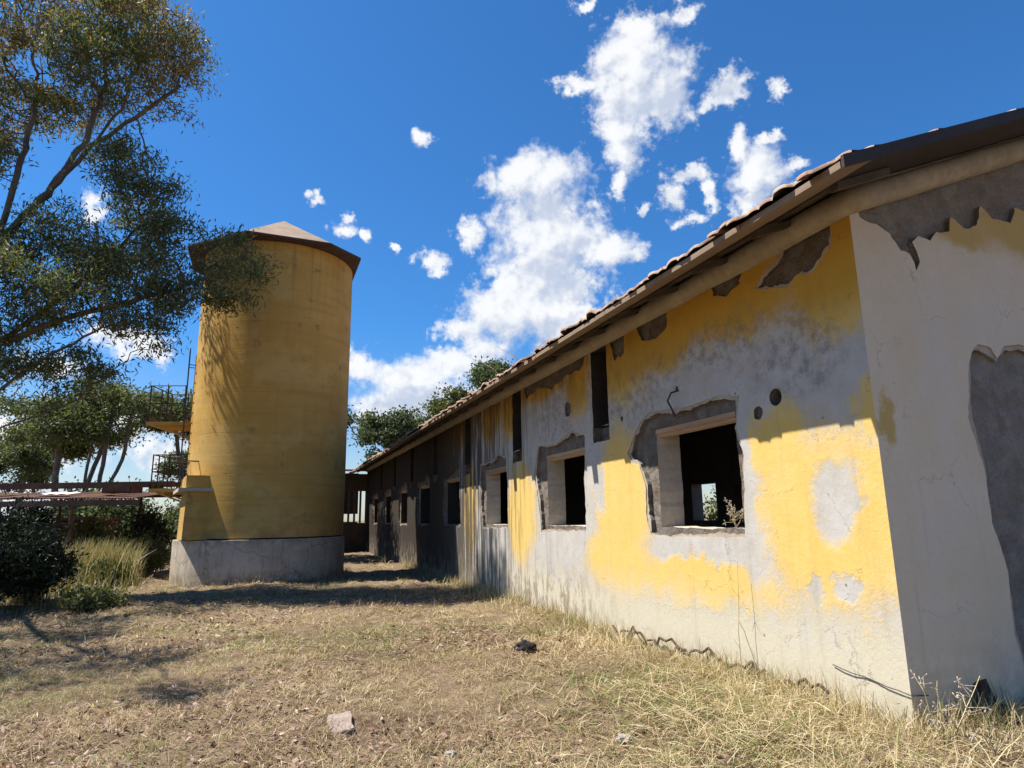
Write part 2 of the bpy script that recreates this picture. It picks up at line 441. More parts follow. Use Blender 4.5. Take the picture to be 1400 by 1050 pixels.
def plinth_mat():
    m_, t = material('stained plinth concrete')
    co = obj_co(t)
    sp = t.n('ShaderNodeSeparateXYZ', {0: co})
    ang = t.m('ARCTAN2', sp.outputs[1], sp.outputs[0])
    f = t.noise(co, 1.6, 8, .66)
    fine = t.noise(co, 24, 6, .65)
    c = t.mix(t.step(f, .3, .7), (.36, .30, .23), (.49, .425, .34))
    run = t.noise(t.n('ShaderNodeCombineXYZ', {0: t.m('MULTIPLY', ang, 11.), 1: t.m('MULTIPLY', sp.outputs[2], .5)}).outputs[0], 1.3, 6, .66)
    c = t.mix(t.m('MULTIPLY', t.step(run, .50, .68), .5), c, (.22, .175, .125))
    c = t.mix(t.m('MULTIPLY', t.step(t.noise(co, 3.4, 8, .74), .55, .66), .55), c, (.25, .20, .145))
    edge = t.m('ADD', t.m('MULTIPLY', t.step(sp.outputs[2], .42, .02), .8), t.m('MULTIPLY', t.step(sp.outputs[2], .9, 1.12), .45))
    c = t.mix(t.m('MULTIPLY', edge, t.step(t.noise(co, 4.5, 7, .7), .38, .6)), c, (.17, .135, .095))
    vor = t.n('ShaderNodeTexVoronoi', {'Vector': t.v('ADD', co, t.v('SCALE', t.noise(co, 3, 6, .6, color=True), .5)), 'Scale': .8}, feature='DISTANCE_TO_EDGE').outputs[0]
    c = t.mix(t.m('MULTIPLY', t.step(vor, .010, .003), .6), c, (.12, .10, .08))
    finish(t, c, .93, t.m('ADD', t.m('MULTIPLY', fine, .6), f), .4, .02, .15)
    return m_
M_PLINTH = plinth_mat()

def tile_mat():
    m_, t = material('clay roof tiles')
    co = obj_co(t)
    cell = t.n('ShaderNodeTexVoronoi', {'Vector': t.v('MULTIPLY', co, (2.6, 5., 0)), 'Scale': 1.}).outputs[1]
    f = t.noise(co, 6, 7, .7)
    c = t.ramp(t.n('ShaderNodeSeparateColor', {0: cell}).outputs[0], [(0, (.20, .11, .075)), (.5, (.30, .18, .125)), (1, (.38, .28, .21))])
    c = t.mix(t.step(f, .5, .68), c, (.34, .32, .26))
    c = t.mix(t.m('MULTIPLY', t.step(t.noise(co, 14, 6, .7), .52, .7), .6), c, (.10, .075, .06))
    finish(t, c, .92, f, .4, .02, .15)
    return m_
M_TILE = tile_mat()

def leaf_mat(name, stops, trans=.35):
    m_, t = material(name)
    a = t.n('ShaderNodeAttribute', attribute_name='tint').outputs['Fac']
    c = t.ramp(a, stops)
    d = t.n('ShaderNodeBsdfPrincipled', {'Base Color': c, 'Roughness': .6, 'Specular IOR Level': .3})
    tr = t.n('ShaderNodeBsdfTranslucent', {'Color': t.mix(1., c, (1.3, 1.25, .7), 'MULTIPLY')})
    mx = t.n('ShaderNodeMixShader', {0: trans, 1: d.outputs[0], 2: tr.outputs[0]})
    t.n('ShaderNodeOutputMaterial', {'Surface': mx.outputs[0]})
    return m_
M_EUC = leaf_mat('eucalyptus leaves', [(0, (.050, .070, .034)), (.5, (.105, .130, .055)), (.78, (.17, .185, .07)), (.93, (.22, .145, .055)), (1, (.33, .175, .085))], .42)
M_FAR = leaf_mat('woodland leaves', [(0, (.050, .070, .034)), (.6, (.105, .135, .060)), (1, (.18, .185, .085))])
M_DARKL = leaf_mat('shade darkened green scrub', [(0, (.008, .013, .007)), (.7, (.02, .031, .013)), (1, (.05, .06, .024))], .2)  # greens pushed near black so the colour carries the tree's shade
M_SCRUB = leaf_mat('olive scrub', [(0, (.05, .065, .022)), (.6, (.115, .13, .042)), (1, (.25, .23, .085))], .3)
M_GRASS = leaf_mat('mown dry grass', [(0, (.10, .135, .03)), (.10, (.20, .215, .065)), (.16, (.13, .078, .045)), (.4, (.33, .24, .14)), (.7, (.48, .385, .22)), (1, (.60, .52, .34))], .25)
M_LITTER = leaf_mat('fallen leaves', [(0, (.075, .040, .025)), (.5, (.23, .135, .09)), (.85, (.38, .26, .195)), (1, (.50, .43, .36))], .1)
M_BARK = simple('eucalyptus bark', (.075, .062, .052), (.16, .138, .12), 3, bump=.5, bscale=22, stretch=(1, 1, .35))
M_BARKF = simple('far bark', (.12, .10, .085), (.20, .17, .15), 3)

# ------------------------------------------------------------------ ground
_k = [(rng.uniform(-1, 1, 2), 2 * math.pi / L, rng.uniform(0, 6.28), A) for L, A in ((4.2, .022), (3.1, .02), (1.7, .015), (1.2, .012), (.8, .011), (.55, .010), (.4, .010), (.27, .008), (6.5, .025))]
def gh(x, y):
    x = np.asarray(x, float)
    y = np.asarray(y, float)
    h = np.zeros_like(x)
    for d, k, p, A in _k:
        d = d / np.linalg.norm(d)
        h = h + A * np.sin(k * (x * d[0] + y * d[1]) + p)
    return h * np.clip(1 - (np.hypot(x, y - 8) - 25) / 30, 0, 1) - .02

def ground():
    a = np.concatenate([-np.geomspace(900, 24, 22)[:-1], np.arange(-24, 12, .16), np.geomspace(12, 900, 24)])
    b = np.concatenate([-np.geomspace(300, 3, 12)[:-1], np.arange(-3, 26, .16), np.geomspace(26, 1500, 30)])
    X, Y = np.meshgrid(a, b)
    V = np.stack([X, Y, gh(X, Y)], -1).reshape(-1, 3)
    nx, ny = len(a), len(b)
    i = (np.arange(ny - 1)[:, None] * nx + np.arange(nx - 1)[None]).ravel()
    Q = np.stack([i, i + 1, i + nx + 1, i + nx], 1)
    m_, t = material('dry earth and thatch')
    co = obj_co(t)
    f = t.noise(co, .55, 6, .6)
    g = t.noise(co, 7, 8, .7)
    h = t.noise(co, 45, 6, .7)
    c = t.mix(t.step(f, .38, .62), (.13, .085, .055), (.22, .155, .10))
    c = t.mix(t.step(g, .42, .66), c, (.26, .195, .125))
    c = t.mix(t.m('MULTIPLY', t.step(h, .48, .7), .6), c, (.10, .07, .045))
    c = t.mix(t.m('MULTIPLY', t.step(t.noise(co, .8, 5, .6), .54, .68), .55), c, (.16, .16, .06))
    finish(t, c, .95, t.m('ADD', g, h), .8, .04, .1)
    o = np_mesh('ground', V, Q, m_, smooth=True)
    return tag(o, kind='structure')
ground()

# ------------------------------------------------------------------ barn
BC = Vector((2.958, 5.263, 0))
BRZ = math.atan2(.339, .941)
BL, BW, SL, Z0 = 32.0, 9.0, .395, 4.40      # length, width, roof slope, wall height under the roof
TH = .42
barn = empty('barn', BC, BRZ)
tag(barn, 'long derelict barn with peeling yellow and grey plaster, empty window holes and a tiled roof', 'barn')

def rag(poly, step=.05, amp=.02, seed=0):
    r_ = random.Random(seed)
    out = []
    n = len(poly)
    for i in range(n):
        a, b = Vector(poly[i]), Vector(poly[(i + 1) % n])
        k = max(1, int((b - a).length / step))
        nrm = Vector((-(b - a).y, (b - a).x)).normalized() if (b - a).length else Vector((0, 0))
        for j in range(k):
            p = a.lerp(b, j / k)
            s_ = seed * 7.3
            d = noise.noise(Vector((p.x * 4 + s_, p.y * 4, 1.3))) * 1.6 + noise.noise(Vector((p.x * 14, p.y * 14 + s_, 4.1))) * .9
            p = p + nrm * (d * amp) + Vector((r_.uniform(-1, 1), r_.uniform(-1, 1))) * amp * .22
            out.append((p.x, p.y))
    return out

class Cut:
    """prisms cut into the barn: 'y' walls take (y, z) outlines and a depth range in x; 'x' walls (x, z) and a range in y"""
    def __init__(s):
        s.mb = MB()

    def wall(s, poly, d0, d1):
        n = len(poly)
        s.mb.add([(d0, a, b) for a, b in poly] + [(d1, a, b) for a, b in poly],
                 [tuple(range(n))[::-1], tuple(range(n, 2 * n))] + [(i, (i + 1) % n, n + (i + 1) % n, n + i) for i in range(n)])

    def gable(s, poly, d0, d1):
        n = len(poly)
        s.mb.add([(a, d0, b) for a, b in poly] + [(a, d1, b) for a, b in poly],
                 [tuple(range(n)), tuple(range(n, 2 * n))[::-1]] + [(i, n + i, n + (i + 1) % n, (i + 1) % n) for i in range(n)])

def grow(poly, d, seed):
    # an outline a little outside another one: the edge of the finishing coat round a deeper break
    n = len(poly)
    ar = sum(poly[i][0] * poly[(i + 1) % n][1] - poly[(i + 1) % n][0] * poly[i][1] for i in range(n))
    sg = 1 if ar > 0 else -1
    out = []
    for i in range(n):
        a, b = Vector(poly[i - 1]), Vector(poly[(i + 1) % n])
        t_ = (b - a).normalized()
        k = d * (.35 + 1.1 * abs(noise.noise(Vector((poly[i][0] * 3.1, poly[i][1] * 3.1, seed)))) * 2)
        out.append((poly[i][0] + t_.y * k * sg, poly[i][1] - t_.x * k * sg))
    return rag(out, .04, .012, seed)

def boolean(o, cutter):
    md = o.modifiers.new('b', 'BOOLEAN')
    md.operation = 'DIFFERENCE'
    md.solver = 'EXACT'
    md.object = cutter
    md.use_self = True
    bpy.context.view_layer.update()
    dg = bpy.context.evaluated_depsgraph_get()
    me = bpy.data.meshes.new_from_object(o.evaluated_get(dg))
    o.modifiers.clear()
    o.data = me
    cm = cutter.data
    bpy.data.objects.remove(cutter)
    bpy.data.meshes.remove(cm)

def raw(mb, name):
    me = bpy.data.meshes.new(name)
    me.from_pydata(mb.v, [], mb.f)
    bm = bmesh.new()
    bm.from_mesh(me)
    bmesh.ops.recalc_face_normals(bm, faces=bm.faces)
    bm.to_mesh(me)
    bm.free()
    return me

def house(x0, x1, y0, y1, zb, zt):
    mid = (x0 + x1) / 2
    p = [(x0, zb), (x1, zb), (x1, zt), (mid, zt + SL * (mid - x0)), (x0, zt)]
    n = 5
    b = MB()
    b.add([(x, y0, z) for x, z in p] + [(x, y1, z) for x, z in p],
          [tuple(range(n)), tuple(range(n, 2 * n))[::-1]] + [(i, n + i, n + (i + 1) % n, (i + 1) % n) for i in range(n)])
    return b

def barn_walls():
    o = bpy.data.objects.new('wall', raw(house(0, BW, 0, BL, -.4, Z0), 'wall'))
    COL.objects.link(o)
    ins = bpy.data.objects.new('cut', raw(house(TH, BW - TH, TH, BL - TH, -.6, Z0 + SL * TH + .6), 'cut'))
    COL.objects.link(ins)
    boolean(o, ins)
    # first the shallow breaks of the plaster, then the holes through the wall
    sh = Cut()
    thr = Cut()
    wins = [2.6 + 3.72 * k for k in range(8)]
    r_ = random.Random(5)
    co_w = []
    for k, c in enumerate(wins):
        a = .78 if k else .79
        zt = 2.70
        thr.wall(rag([(c - a, 1.45), (c + a, 1.45), (c + a, zt), (c - a, zt)], .06, .012, 30 + k), -.2, TH + .2)
        if k == 0:
            poly = [(c - .87, 1.40), (c + .6, 1.37), (c + .92, 1.40), (c + 1.0, 1.62), (c + .97, 2.0), (c + 1.12, 2.28), (c + 1.3, 2.34), (c + 1.38, 2.44), (c + 1.22, 2.66), (c + 1.05, 2.80),
                    (c + .8, 2.87), (c + .1, 2.83), (c - .7, 2.86), (c - .9, 2.80), (c - .84, 2.5), (c - .93, 2.2), (c - .9, 1.8)]
        else:
            j = lambda: r_.uniform(-.06, .09)
            poly = [(c - .85 - j(), 1.40), (c + .9 + j(), 1.38), (c + .98 + j(), 1.9), (c + 1.02 + j() * 2, 2.4), (c + .95 + j(), 2.80 + j()), (c + .2, 2.88 + j()), (c - .5, 2.95 + j()),
                    (c - .85 - j(), 2.84), (c - .84 - j(), 2.2)]
        sh.wall(rag(poly, .045, .03, 60 + k), -.2, .075)
        if k < 3:
            co_w.append(grow(poly, .05, 70 + k))
    co_ = Cut()
    for q in co_w:
        co_.wall(q, -.2, .012)
    for k in range(8):
        c = 4.79 + 3.68 * k
        if k < 7:
            thr.wall(rag([(c - .26, 2.94), (c + .26, 2.94), (c + .26, 4.16), (c - .26, 4.16)], .08, .01, 90 + k), -.2, TH + .2)
            sh.wall(rag([(c - .27, 2.70), (c + .27, 2.70), (c + .27, 2.935), (c - .27, 2.935)], .05, .014, 110 + k), -.2, .16)
    # round pipe hole and a knock beside it
    thr.wall(ring(18, .085, (1.10, 2.72)), -.2, .30)
    sh.wall(rag(ring(10, .075, (1.36, 2.60)), .03, .015, 3), -.2, .035)
    # plaster fallen under the cornice
    pc = [(.22, 4.2), (.25, 3.97), (.37, 3.89), (.51, 3.82), (.66, 3.85), (.8, 3.81), (.97, 3.83), (1.22, 3.90), (1.04, 4.0), (.88, 4.06), (.8, 4.2)]
    sh.wall(rag(pc, .04, .03, 5), -.2, .05)
    co_.wall(grow(pc, .05, 42), -.2, .012)
    sh.wall(rag([(1.42, 4.2), (1.45, 4.0), (1.7, 3.96), (1.9, 4.04), (1.95, 4.2)], .05, .03, 6), -.2, .035)
    sh.wall(rag([(2.85, 4.2), (2.9, 3.98), (3.15, 3.88), (3.5, 3.95), (3.6, 4.2)], .05, .03, 7), -.2, .05)
    sh.wall(rag([(3.95, 4.2), (4.0, 3.86), (4.3, 3.82), (4.4, 4.2)], .05, .03, 8), -.2, .05)
    sh.wall(rag([(5.2, 4.2), (5.3, 3.98), (6.1, 3.96), (6.6, 3.85), (7.2, 3.98), (7.9, 3.9), (8.1, 4.2)], .06, .04, 9), -.2, .045)
    sh.wall(rag(ring(12, .13, (5.95, 3.38)), .04, .035, 10), -.2, .05)
    sh.wall(rag(ring(8, .05, (4.15, 2.95)), .04, .02, 12), -.2, .03)
    sh.wall(rag(ring(8, .045, (2.75, 3.12)), .04, .02, 13), -.2, .03)
    # gable: ragged band under the rake, the broken edge of a big bare patch, a hole at the foot
    rk = lambda x: 4.36 + SL * x
    sh.gable(rag([(.06, rk(.06)), (.12, 4.13), (.3, 4.09), (.45, 4.02), (.56, 3.88), (.66, 3.86), (.72, 3.70), (.78, 3.80), (.72, 3.98), (.80, 4.06), (.95, 4.02), (1.05, 4.13), (1.2, 4.16),
                  (1.26, 4.32), (1.42, 4.22), (1.62, 4.28), (1.7, 4.48), (1.85, 4.36), (2.1, 4.36), (2.2, 4.55), (2.5, 4.5), (2.8, 4.75), (2.8, rk(2.8))], .04, .018, 21), -.2, .05)
    big = ([(1.27, 2.98), (1.36, 3.05), (1.48, 3.0), (1.58, 2.92), (1.72, 3.04), (1.9, 3.06), (2.3, 3.05), (2.9, 3.1), (2.9, .25), (1.32, .25), (1.26, .6), (1.28, 1.1), (1.19, 1.5),
                  (1.2, 2.0), (1.14, 2.4), (1.19, 2.75)])
    sh.gable(rag(big, .05, .022, 22), -.2, .055)
    co_.gable(grow(big, .055, 41), -.2, .014)
    sh.gable(rag([(.52, -.3), (.55, .02), (.66, .27), (.80, .29), (.9, .10), (1.3, .05), (1.6, .03), (1.6, -.3)], .05, .02, 23), -.2, .14)
    # one opening on the far side lets daylight through
    thr.wall([(13.6, 1.42), (14.9, 1.42), (14.9, 2.6), (13.6, 2.6)], BW - TH - .2, BW + .2)
    for c_ in (co_, sh, thr):
        q = bpy.data.objects.new('cut', raw(c_.mb, 'cut'))
        COL.objects.link(q)
        boolean(o, q)
    me = o.data
    me.materials.clear()
    for m_ in (M_WALL, M_GABLE, M_STONE, M_REVEAL, M_INSIDE, M_SHADE, M_UNDER, M_STONEG):
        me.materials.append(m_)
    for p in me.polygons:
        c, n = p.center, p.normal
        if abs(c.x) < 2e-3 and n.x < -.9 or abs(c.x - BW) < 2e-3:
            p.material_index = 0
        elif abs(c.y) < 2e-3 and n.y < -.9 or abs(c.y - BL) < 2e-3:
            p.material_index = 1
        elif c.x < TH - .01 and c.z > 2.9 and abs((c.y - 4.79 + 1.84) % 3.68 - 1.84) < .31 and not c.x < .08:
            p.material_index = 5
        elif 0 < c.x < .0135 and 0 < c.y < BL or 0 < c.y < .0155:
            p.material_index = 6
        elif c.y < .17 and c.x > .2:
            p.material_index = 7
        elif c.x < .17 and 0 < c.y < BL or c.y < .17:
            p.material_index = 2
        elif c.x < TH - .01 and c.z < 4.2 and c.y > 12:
            p.material_index = 5  # far window reveals painted dark in place of inside shade
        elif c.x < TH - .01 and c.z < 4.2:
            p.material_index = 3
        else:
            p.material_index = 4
        p.use_smooth = False
    o.parent = barn
    return wins
wins = barn_walls()

for k, c in enumerate(wins):
    b = MB()
    b.box(.07, TH - .03, c - .80, c + .80, 2.64, 2.695)
    b.box(.10, .22, c - .79, c + .79, 2.60, 2.64)
    b.build('window_lintel', M_WOOD, barn)

mesh('floor_slab', [(TH, TH, .02), (BW - TH, TH, .02), (BW - TH, BL - TH, .02), (TH, BL - TH, .02)], [(0, 1, 2, 3)], M_INSIDE, barn)

def cornice():
    prof = []
    for i in range(9):
        a = -math.pi / 2 + math.pi * i / 8
        prof.append((.005 + .125 * math.cos(a) ** .8 if abs(math.cos(a)) > 1e-6 else .005, 4.255 + .125 * math.sin(a)))
    V, F = [], []
    ys = np.linspace(BL, 0, 80)
    rows = []
    for y in ys[:-1]:
        rows.append([(-d, y, z) for d, z in prof])
    rows.append([(-d, -d, z - SL * d * .5) for d, z in prof])
    for x in np.linspace(.25, BW / 2, 18):
        rows.append([(x, -d, z + SL * x) for d, z in prof])
    for x in np.linspace(BW / 2 + .25, BW, 14):
        rows.append([(x, -d, z + SL * (BW - x)) for d, z in prof])
    n = len(prof)
    for j, r_ in enumerate(rows):
        for (x, y, z) in r_:
            q = Vector((x * 2.3, y * 2.3, z * 3))
            dd = noise.noise(q) * .012 + noise.noise(q * 4) * .006
            V.append((x - dd if j < 79 else x, y - dd if j >= 79 else y, z + dd * .6))
    for i in range(len(rows) - 1):
        for j in range(n - 1):
            a = i * n + j
            F.append((a, a + 1, a + n + 1, a + n))
    return mesh('cornice', V, F, M_CORN, barn, True)
cornice()

OV, GV = .92, .80        # eave and verge overhang
def roof():
    per, row = .17, .36
    ny = int((BL + 2 * GV) / per)
    k = 8
    cy = np.arange(ny * k + 1) * per / k - GV
    ph = (np.arange(ny * k + 1) % k) / k
    prof = np.abs(np.sin(np.pi * ph)) ** .8 * .018
    nrow = 15
    r2 = np.random.default_rng(3)
    us, hs = [], []
    for r_ in range(nrow):
        us += [r_ * row, (r_ + 1) * row - .004]
        hs += [.026, .006]
    us = np.array(us)
    hs = np.array(hs)
    tid = np.minimum(np.arange(len(cy)) // k, ny - 1)
    U = np.repeat(us[:, None], len(cy), 1)
    Hh = hs[:, None] + prof[None]
    for r_ in range(nrow):
        jit = r2.normal(0, .05 if not r_ else .03, ny)[tid]
        lift = np.abs(r2.normal(0, .026 if r_ < 2 else .016, ny))[tid]
        U[2 * r_] += jit
        Hh[2 * r_] += lift
        if r_:
            U[2 * r_ - 1] = np.minimum(U[2 * r_ - 1], U[2 * r_] - .002)
    sag = .03 * np.sin(cy * .55) + .015 * np.sin(cy * 1.7 + 1)
    x = -OV + U * .93
    z = Z0 + .024 + SL * x + Hh + sag[None] * .6
    mx = BW / 2
    keep = x[:, 0] < mx
    x, z = x[keep], z[keep]
    V = np.stack([x, np.repeat(cy[None], len(x), 0), z], -1).reshape(-1, 3)
    n = len(cy)
    i = (np.arange(len(x) - 1)[:, None] * n + np.arange(n - 1)[None]).ravel()
    Q = np.stack([i, i + 1, i + n + 1, i + n], 1)
    # eave ends of the lowest row: a small downward lip
    lip = V[:n].copy()
    lip[:, 2] -= .028
    b0 = len(V)
    V = np.concatenate([V, lip])
    i = np.arange(n - 1)
    Q = np.concatenate([Q, np.stack([b0 + i, b0 + i + 1, i + 1, i], 1)])
    rf = MB()
    # decking: one sheet for each slope
    zt = Z0 + .005
    th = .035
    for s_ in (0, 1):
        X = lambda x_: x_ if not s_ else BW - x_
        xs = (-OV + .02 if s_ else -.30, BW / 2)
        P = [(X(x_), y_, zt + SL * x_ + dz) for dz in (0, th) for x_, y_ in ((xs[0], -GV + .03), (xs[1], -GV + .03), (xs[1], BL + GV - .03), (xs[0], BL + GV - .03))]
        rf.add(P, [(0, 3, 2, 1), (4, 5, 6, 7), (0, 1, 5, 4), (2, 3, 7, 6), (1, 2, 6, 5), (3, 0, 4, 7)])
    r0 = rf.build('roof', M_DARKB, barn)
    np_mesh('tiles', V, Q, M_TILE, r0)
    # pale clay boards under the outer part of the eave
    e = MB()
    rr = random.Random(9)
    y0 = -GV + .05
    while y0 < BL + GV - .1:
        y1 = min(y0 + rr.uniform(.9, 1.3), BL + GV)
        dx = rr.uniform(-.012, .012)
        dz = rr.uniform(-.006, .006)
        xa, xb = -OV + .03 + dx, -.55 + dx
        P = [(x_, y_, zt + SL * x_ + dz + d) for d in (-.035, .018) for x_, y_ in ((xa, y0), (xb, y0), (xb, y1 - .006), (xa, y1 - .006))]
        e.add(P, [(0, 3, 2, 1), (4, 5, 6, 7), (0, 1, 5, 4), (1, 2, 6, 5), (2, 3, 7, 6), (3, 0, 4, 7)])
        y0 = y1
    e.build('eave_boards', M_SOFFIT, r0)
    for i_ in range(36):
        y_ = -.35 + i_ * .93
        P = [(x_, y_ + d, zt + SL * x_ + h) for h in (-.10, -.036) for x_, d in ((-.53, -.04), (.06, -.04), (.06, .04), (-.53, .04))]
        MB().add(P, [(0, 3, 2, 1), (0, 1, 5, 4), (1, 2, 6, 5), (2, 3, 7, 6), (3, 0, 4, 7)]).build('rafter', M_DARKB, r0)
    # verge: dark sheet fascia along the gable
    g = MB()
    for s_ in (0, 1):
        X = lambda x_: x_ if not s_ else BW - x_
        P = [(X(x_), y_, zt + SL * x_ + d) for d in (-.05, .045) for x_, y_ in ((-OV + .01, -GV), (BW / 2, -GV), (BW / 2, -GV + .025), (-OV + .01, -GV + .025))]
        g.add(P, [(0, 3, 2, 1), (4, 5, 6, 7), (0, 1, 5, 4), (1, 2, 6, 5), (2, 3, 7, 6), (3, 0, 4, 7)])
        P = [(X(x_), y_, zt + SL * x_ + d) for d in (-.03, -.012) for x_, y_ in ((-OV + .06, -GV + .03), (BW / 2, -GV + .03), (BW / 2, -.15), (-OV + .06, -.15))]
        g.add(P, [(0, 3, 2, 1), (4, 5, 6, 7), (0, 1, 5, 4), (1, 2, 6, 5), (2, 3, 7, 6), (3, 0, 4, 7)])
    g.build('fascia', M_FASCIA, r0)
    return r0
roof()

def W2(x, y, z):
    """barn-local point in world space"""
    return barn_m @ Vector((x, y, z))
barn_m = Matrix.Translation(BC) @ Matrix.Rotation(BRZ, 4, 'Z')

# hooked iron rods left in the wall
b = MB()
b.path([(.02, 2.72, 3.10), (-.10, 2.74, 3.06), (-.14, 2.76, 2.96), (-.11, 2.72, 2.85), (-.10, 2.68, 2.76)], .012)
b.build('iron_hook', M_STEEL, barn)
b = MB()
b.path([(.0, 4.3, 4.05), (-.05, 4.3, 4.06)], .012)
b.build('iron_peg', M_RUST, barn)

# ------------------------------------------------------------------ silo
SC = Vector((-7.51, 20.15, 0))
silo = empty('silo', SC)
tag(silo, 'tall round ochre silo on a concrete plinth with a faceted roof and side platforms', 'silo')
SR = 2.27
def lathe(prof, n, a0=0.):
    V, F = [], []
    for r_, z in prof:
        V += [(x, y, z) for x, y in ring(n, r_, a0=a0)]
    for j in range(len(prof) - 1):
        for i in range(n):
            F.append((j * n + i, j * n + (i + 1) % n, (j + 1) * n + (i + 1) % n, (j + 1) * n + i))
    return V, F
V, F = lathe([(SR, z) for z in np.linspace(1.165, 9.75, 24)], 128)
mesh('wall', V, F, M_SILO, silo, True)
V, F = lathe([(SR - .06, 1.1), (SR - .05, 1.17), (SR - .001, 1.168)], 96)
mesh('ledge_shadow', V, F, M_SHADE, silo, True)  # dark ring painted in as the shadow line of the plinth ledge
V, F = lathe([(SR + .05, -.3), (SR + .05, .4), (SR + .045, 1.10), (SR + .035, 1.125), (SR - .07, 1.13)], 96)
pl = mesh('plinth', V, F, M_PLINTH, silo, False)
# roof: eight facets, deep eaves
a0 = R(-18)
n = 8
EA = [R(a) for a in (-15, 57, 100, 140, 180, 222, 270, 318)]
V = [(0, 0, 11.40)]
for r_, z in ((2.88, 9.74), (2.88, 9.68), (2.24, 9.70)):
    V += [(r_ * math.cos(a), r_ * math.sin(a), z) for a in EA]
F = [(0, 1 + i, 1 + (i + 1) % n) for i in range(n)]
rf = mesh('roof', V[:9], F, M_SILOROOF, silo)
F = []
for j in (0, 1):
    for i in range(n):
        F.append((1 + (j + 1) * n + i, 1 + (j + 1) * n + (i + 1) % n, 1 + j * n + (i + 1) % n, 1 + j * n + i))
V2 = [(x, y, z + (-.004 if k <= 8 else 0)) for k, (x, y, z) in enumerate(V)]
mesh('eaves', V2, F, M_EAVED, rf)

# intake chute housing on the near left side, pointing out at 215 degrees
RA = Matrix.Rotation(R(210), 3, 'Z')
b = MB()
P = [RA @ Vector(p) for p in [(1.2, -.6, 1.14), (2.36, -.6, 1.14), (2.36, 1.42, 1.14), (1.2, 1.42, 1.14), (1.2, -.6, 2.42), (2.33, -.6, 2.42), (2.33, 1.42, 2.42), (1.2, 1.42, 2.42)]]
b.add(P, [(0, 3, 2, 1), (4, 5, 6, 7), (0, 1, 5, 4), (1, 2, 6, 5), (2, 3, 7, 6), (3, 0, 4, 7)])
ch = b.build('intake_housing', M_SILO, silo)
b = MB()
b.box(1.2, 2.54, -1.0, 1.52, 2.425, 2.52, RA)
b.build('slab', M_CONC, ch)
b = MB()
b.box(1.3, 2.36, -.80, 1.40, 2.525, 2.86, RA)
b.build('upstand', M_SILO, ch)
b = MB().prism(ring(72, SR + .05, (-.17, -.06)), -.3, 1.118)
b.build('footing', M_PLINTH, ch)

# west side: hatch column, ladder, two railed platforms (outward direction 176 degrees)
RB = Matrix.Rotation(R(184), 3, 'Z')
b = MB()
b.box(2.0, 2.36, -.62, .30, 3.0, 6.7, RB)
hc = b.build('hatch_column', M_SILO, silo)
for z in (3.1, 5.4):
    MB().box(2.35, 2.42, -.58, -.04, z, z + 1.15, RB).build('hatch', M_RED, hc)

def railing(pts, z, h, parent):
    b = MB()
    for i, p in enumerate(pts):
        b.bar((p[0], p[1], z), (p[0], p[1], z + h), .022)
    for hh in (h, h * .5):
        b.path([(x, y, z + hh) for x, y in pts], .018)
    return b.build('railing', M_STEEL, parent)

def platform(z, x0, x1, y0, y1, h):
    b = MB()
    b.box(x0, x1, y0, y1, z - .10, z, RB)
    for y_ in (y0 + .1, y1 - .1):
        b.bar(RB @ Vector((x0, y_, z - .5)), RB @ Vector((x1 - .2, y_, z - .11)), .03)
    p = b.build('platform', M_SILO, silo)
    k = []
    nx = 3
    for i in range(nx):
        k.append((x0 + .2 + (x1 - x0 - .24) * i / (nx - 1), y0 + .04))
    for i in range(1, 3):
        k.append((x1 - .04, y0 + .04 + (y1 - y0 - .08) * i / 2))
    for i in range(1, nx):
        k.append((x1 - .04 - (x1 - x0 - .24) * i / (nx - 1), y1 - .04))
    railing([(RB @ Vector((x, y, 0)))[:2] for x, y in k], z, h, p)
    b = MB()
    b.box(x1 - .02, x1, y0, y1, z, z + .16, RB)
    b.build('toe_board', M_STEEL, p)
platform(4.56, 2.2, 3.45, -.75, .75, 1.10)
platform(2.62, 2.3, 3.5, -.75, .1, 1.02)

# caged ladder on the near left of the wall
RL = Matrix.Rotation(R(208), 3, 'Z')
b = MB()
for y_ in (-.2, .2):
    b.bar(RL @ Vector((2.46, y_, 2.9)), RL @ Vector((2.46, y_, 6.7)), .018)
lad = b.build('ladder', M_STEEL, silo)
for i in range(12):
    z = 3.05 + i * .3
    MB().bar(RL @ Vector((2.46, -.2, z)), RL @ Vector((2.46, .2, z)), .013).build('rung', M_STEEL, lad)
for z in np.arange(3.2, 6.7, 1.5):
    for y_ in (-.2, .2):
        MB().bar(RL @ Vector((2.2, y_, z)), RL @ Vector((2.46, y_, z)), .014).build('bracket', M_STEEL, lad)
b = MB()
RH = Matrix.Rotation(R(222), 3, 'Z')
b.path([RH @ Vector(p) for p in [(2.2, -.1, 3.28), (2.75, -.1, 3.28), (2.75, .5, 3.28), (2.2, .5, 3.28)]], .02)
b.build('handrail_bracket', M_STEEL, silo)

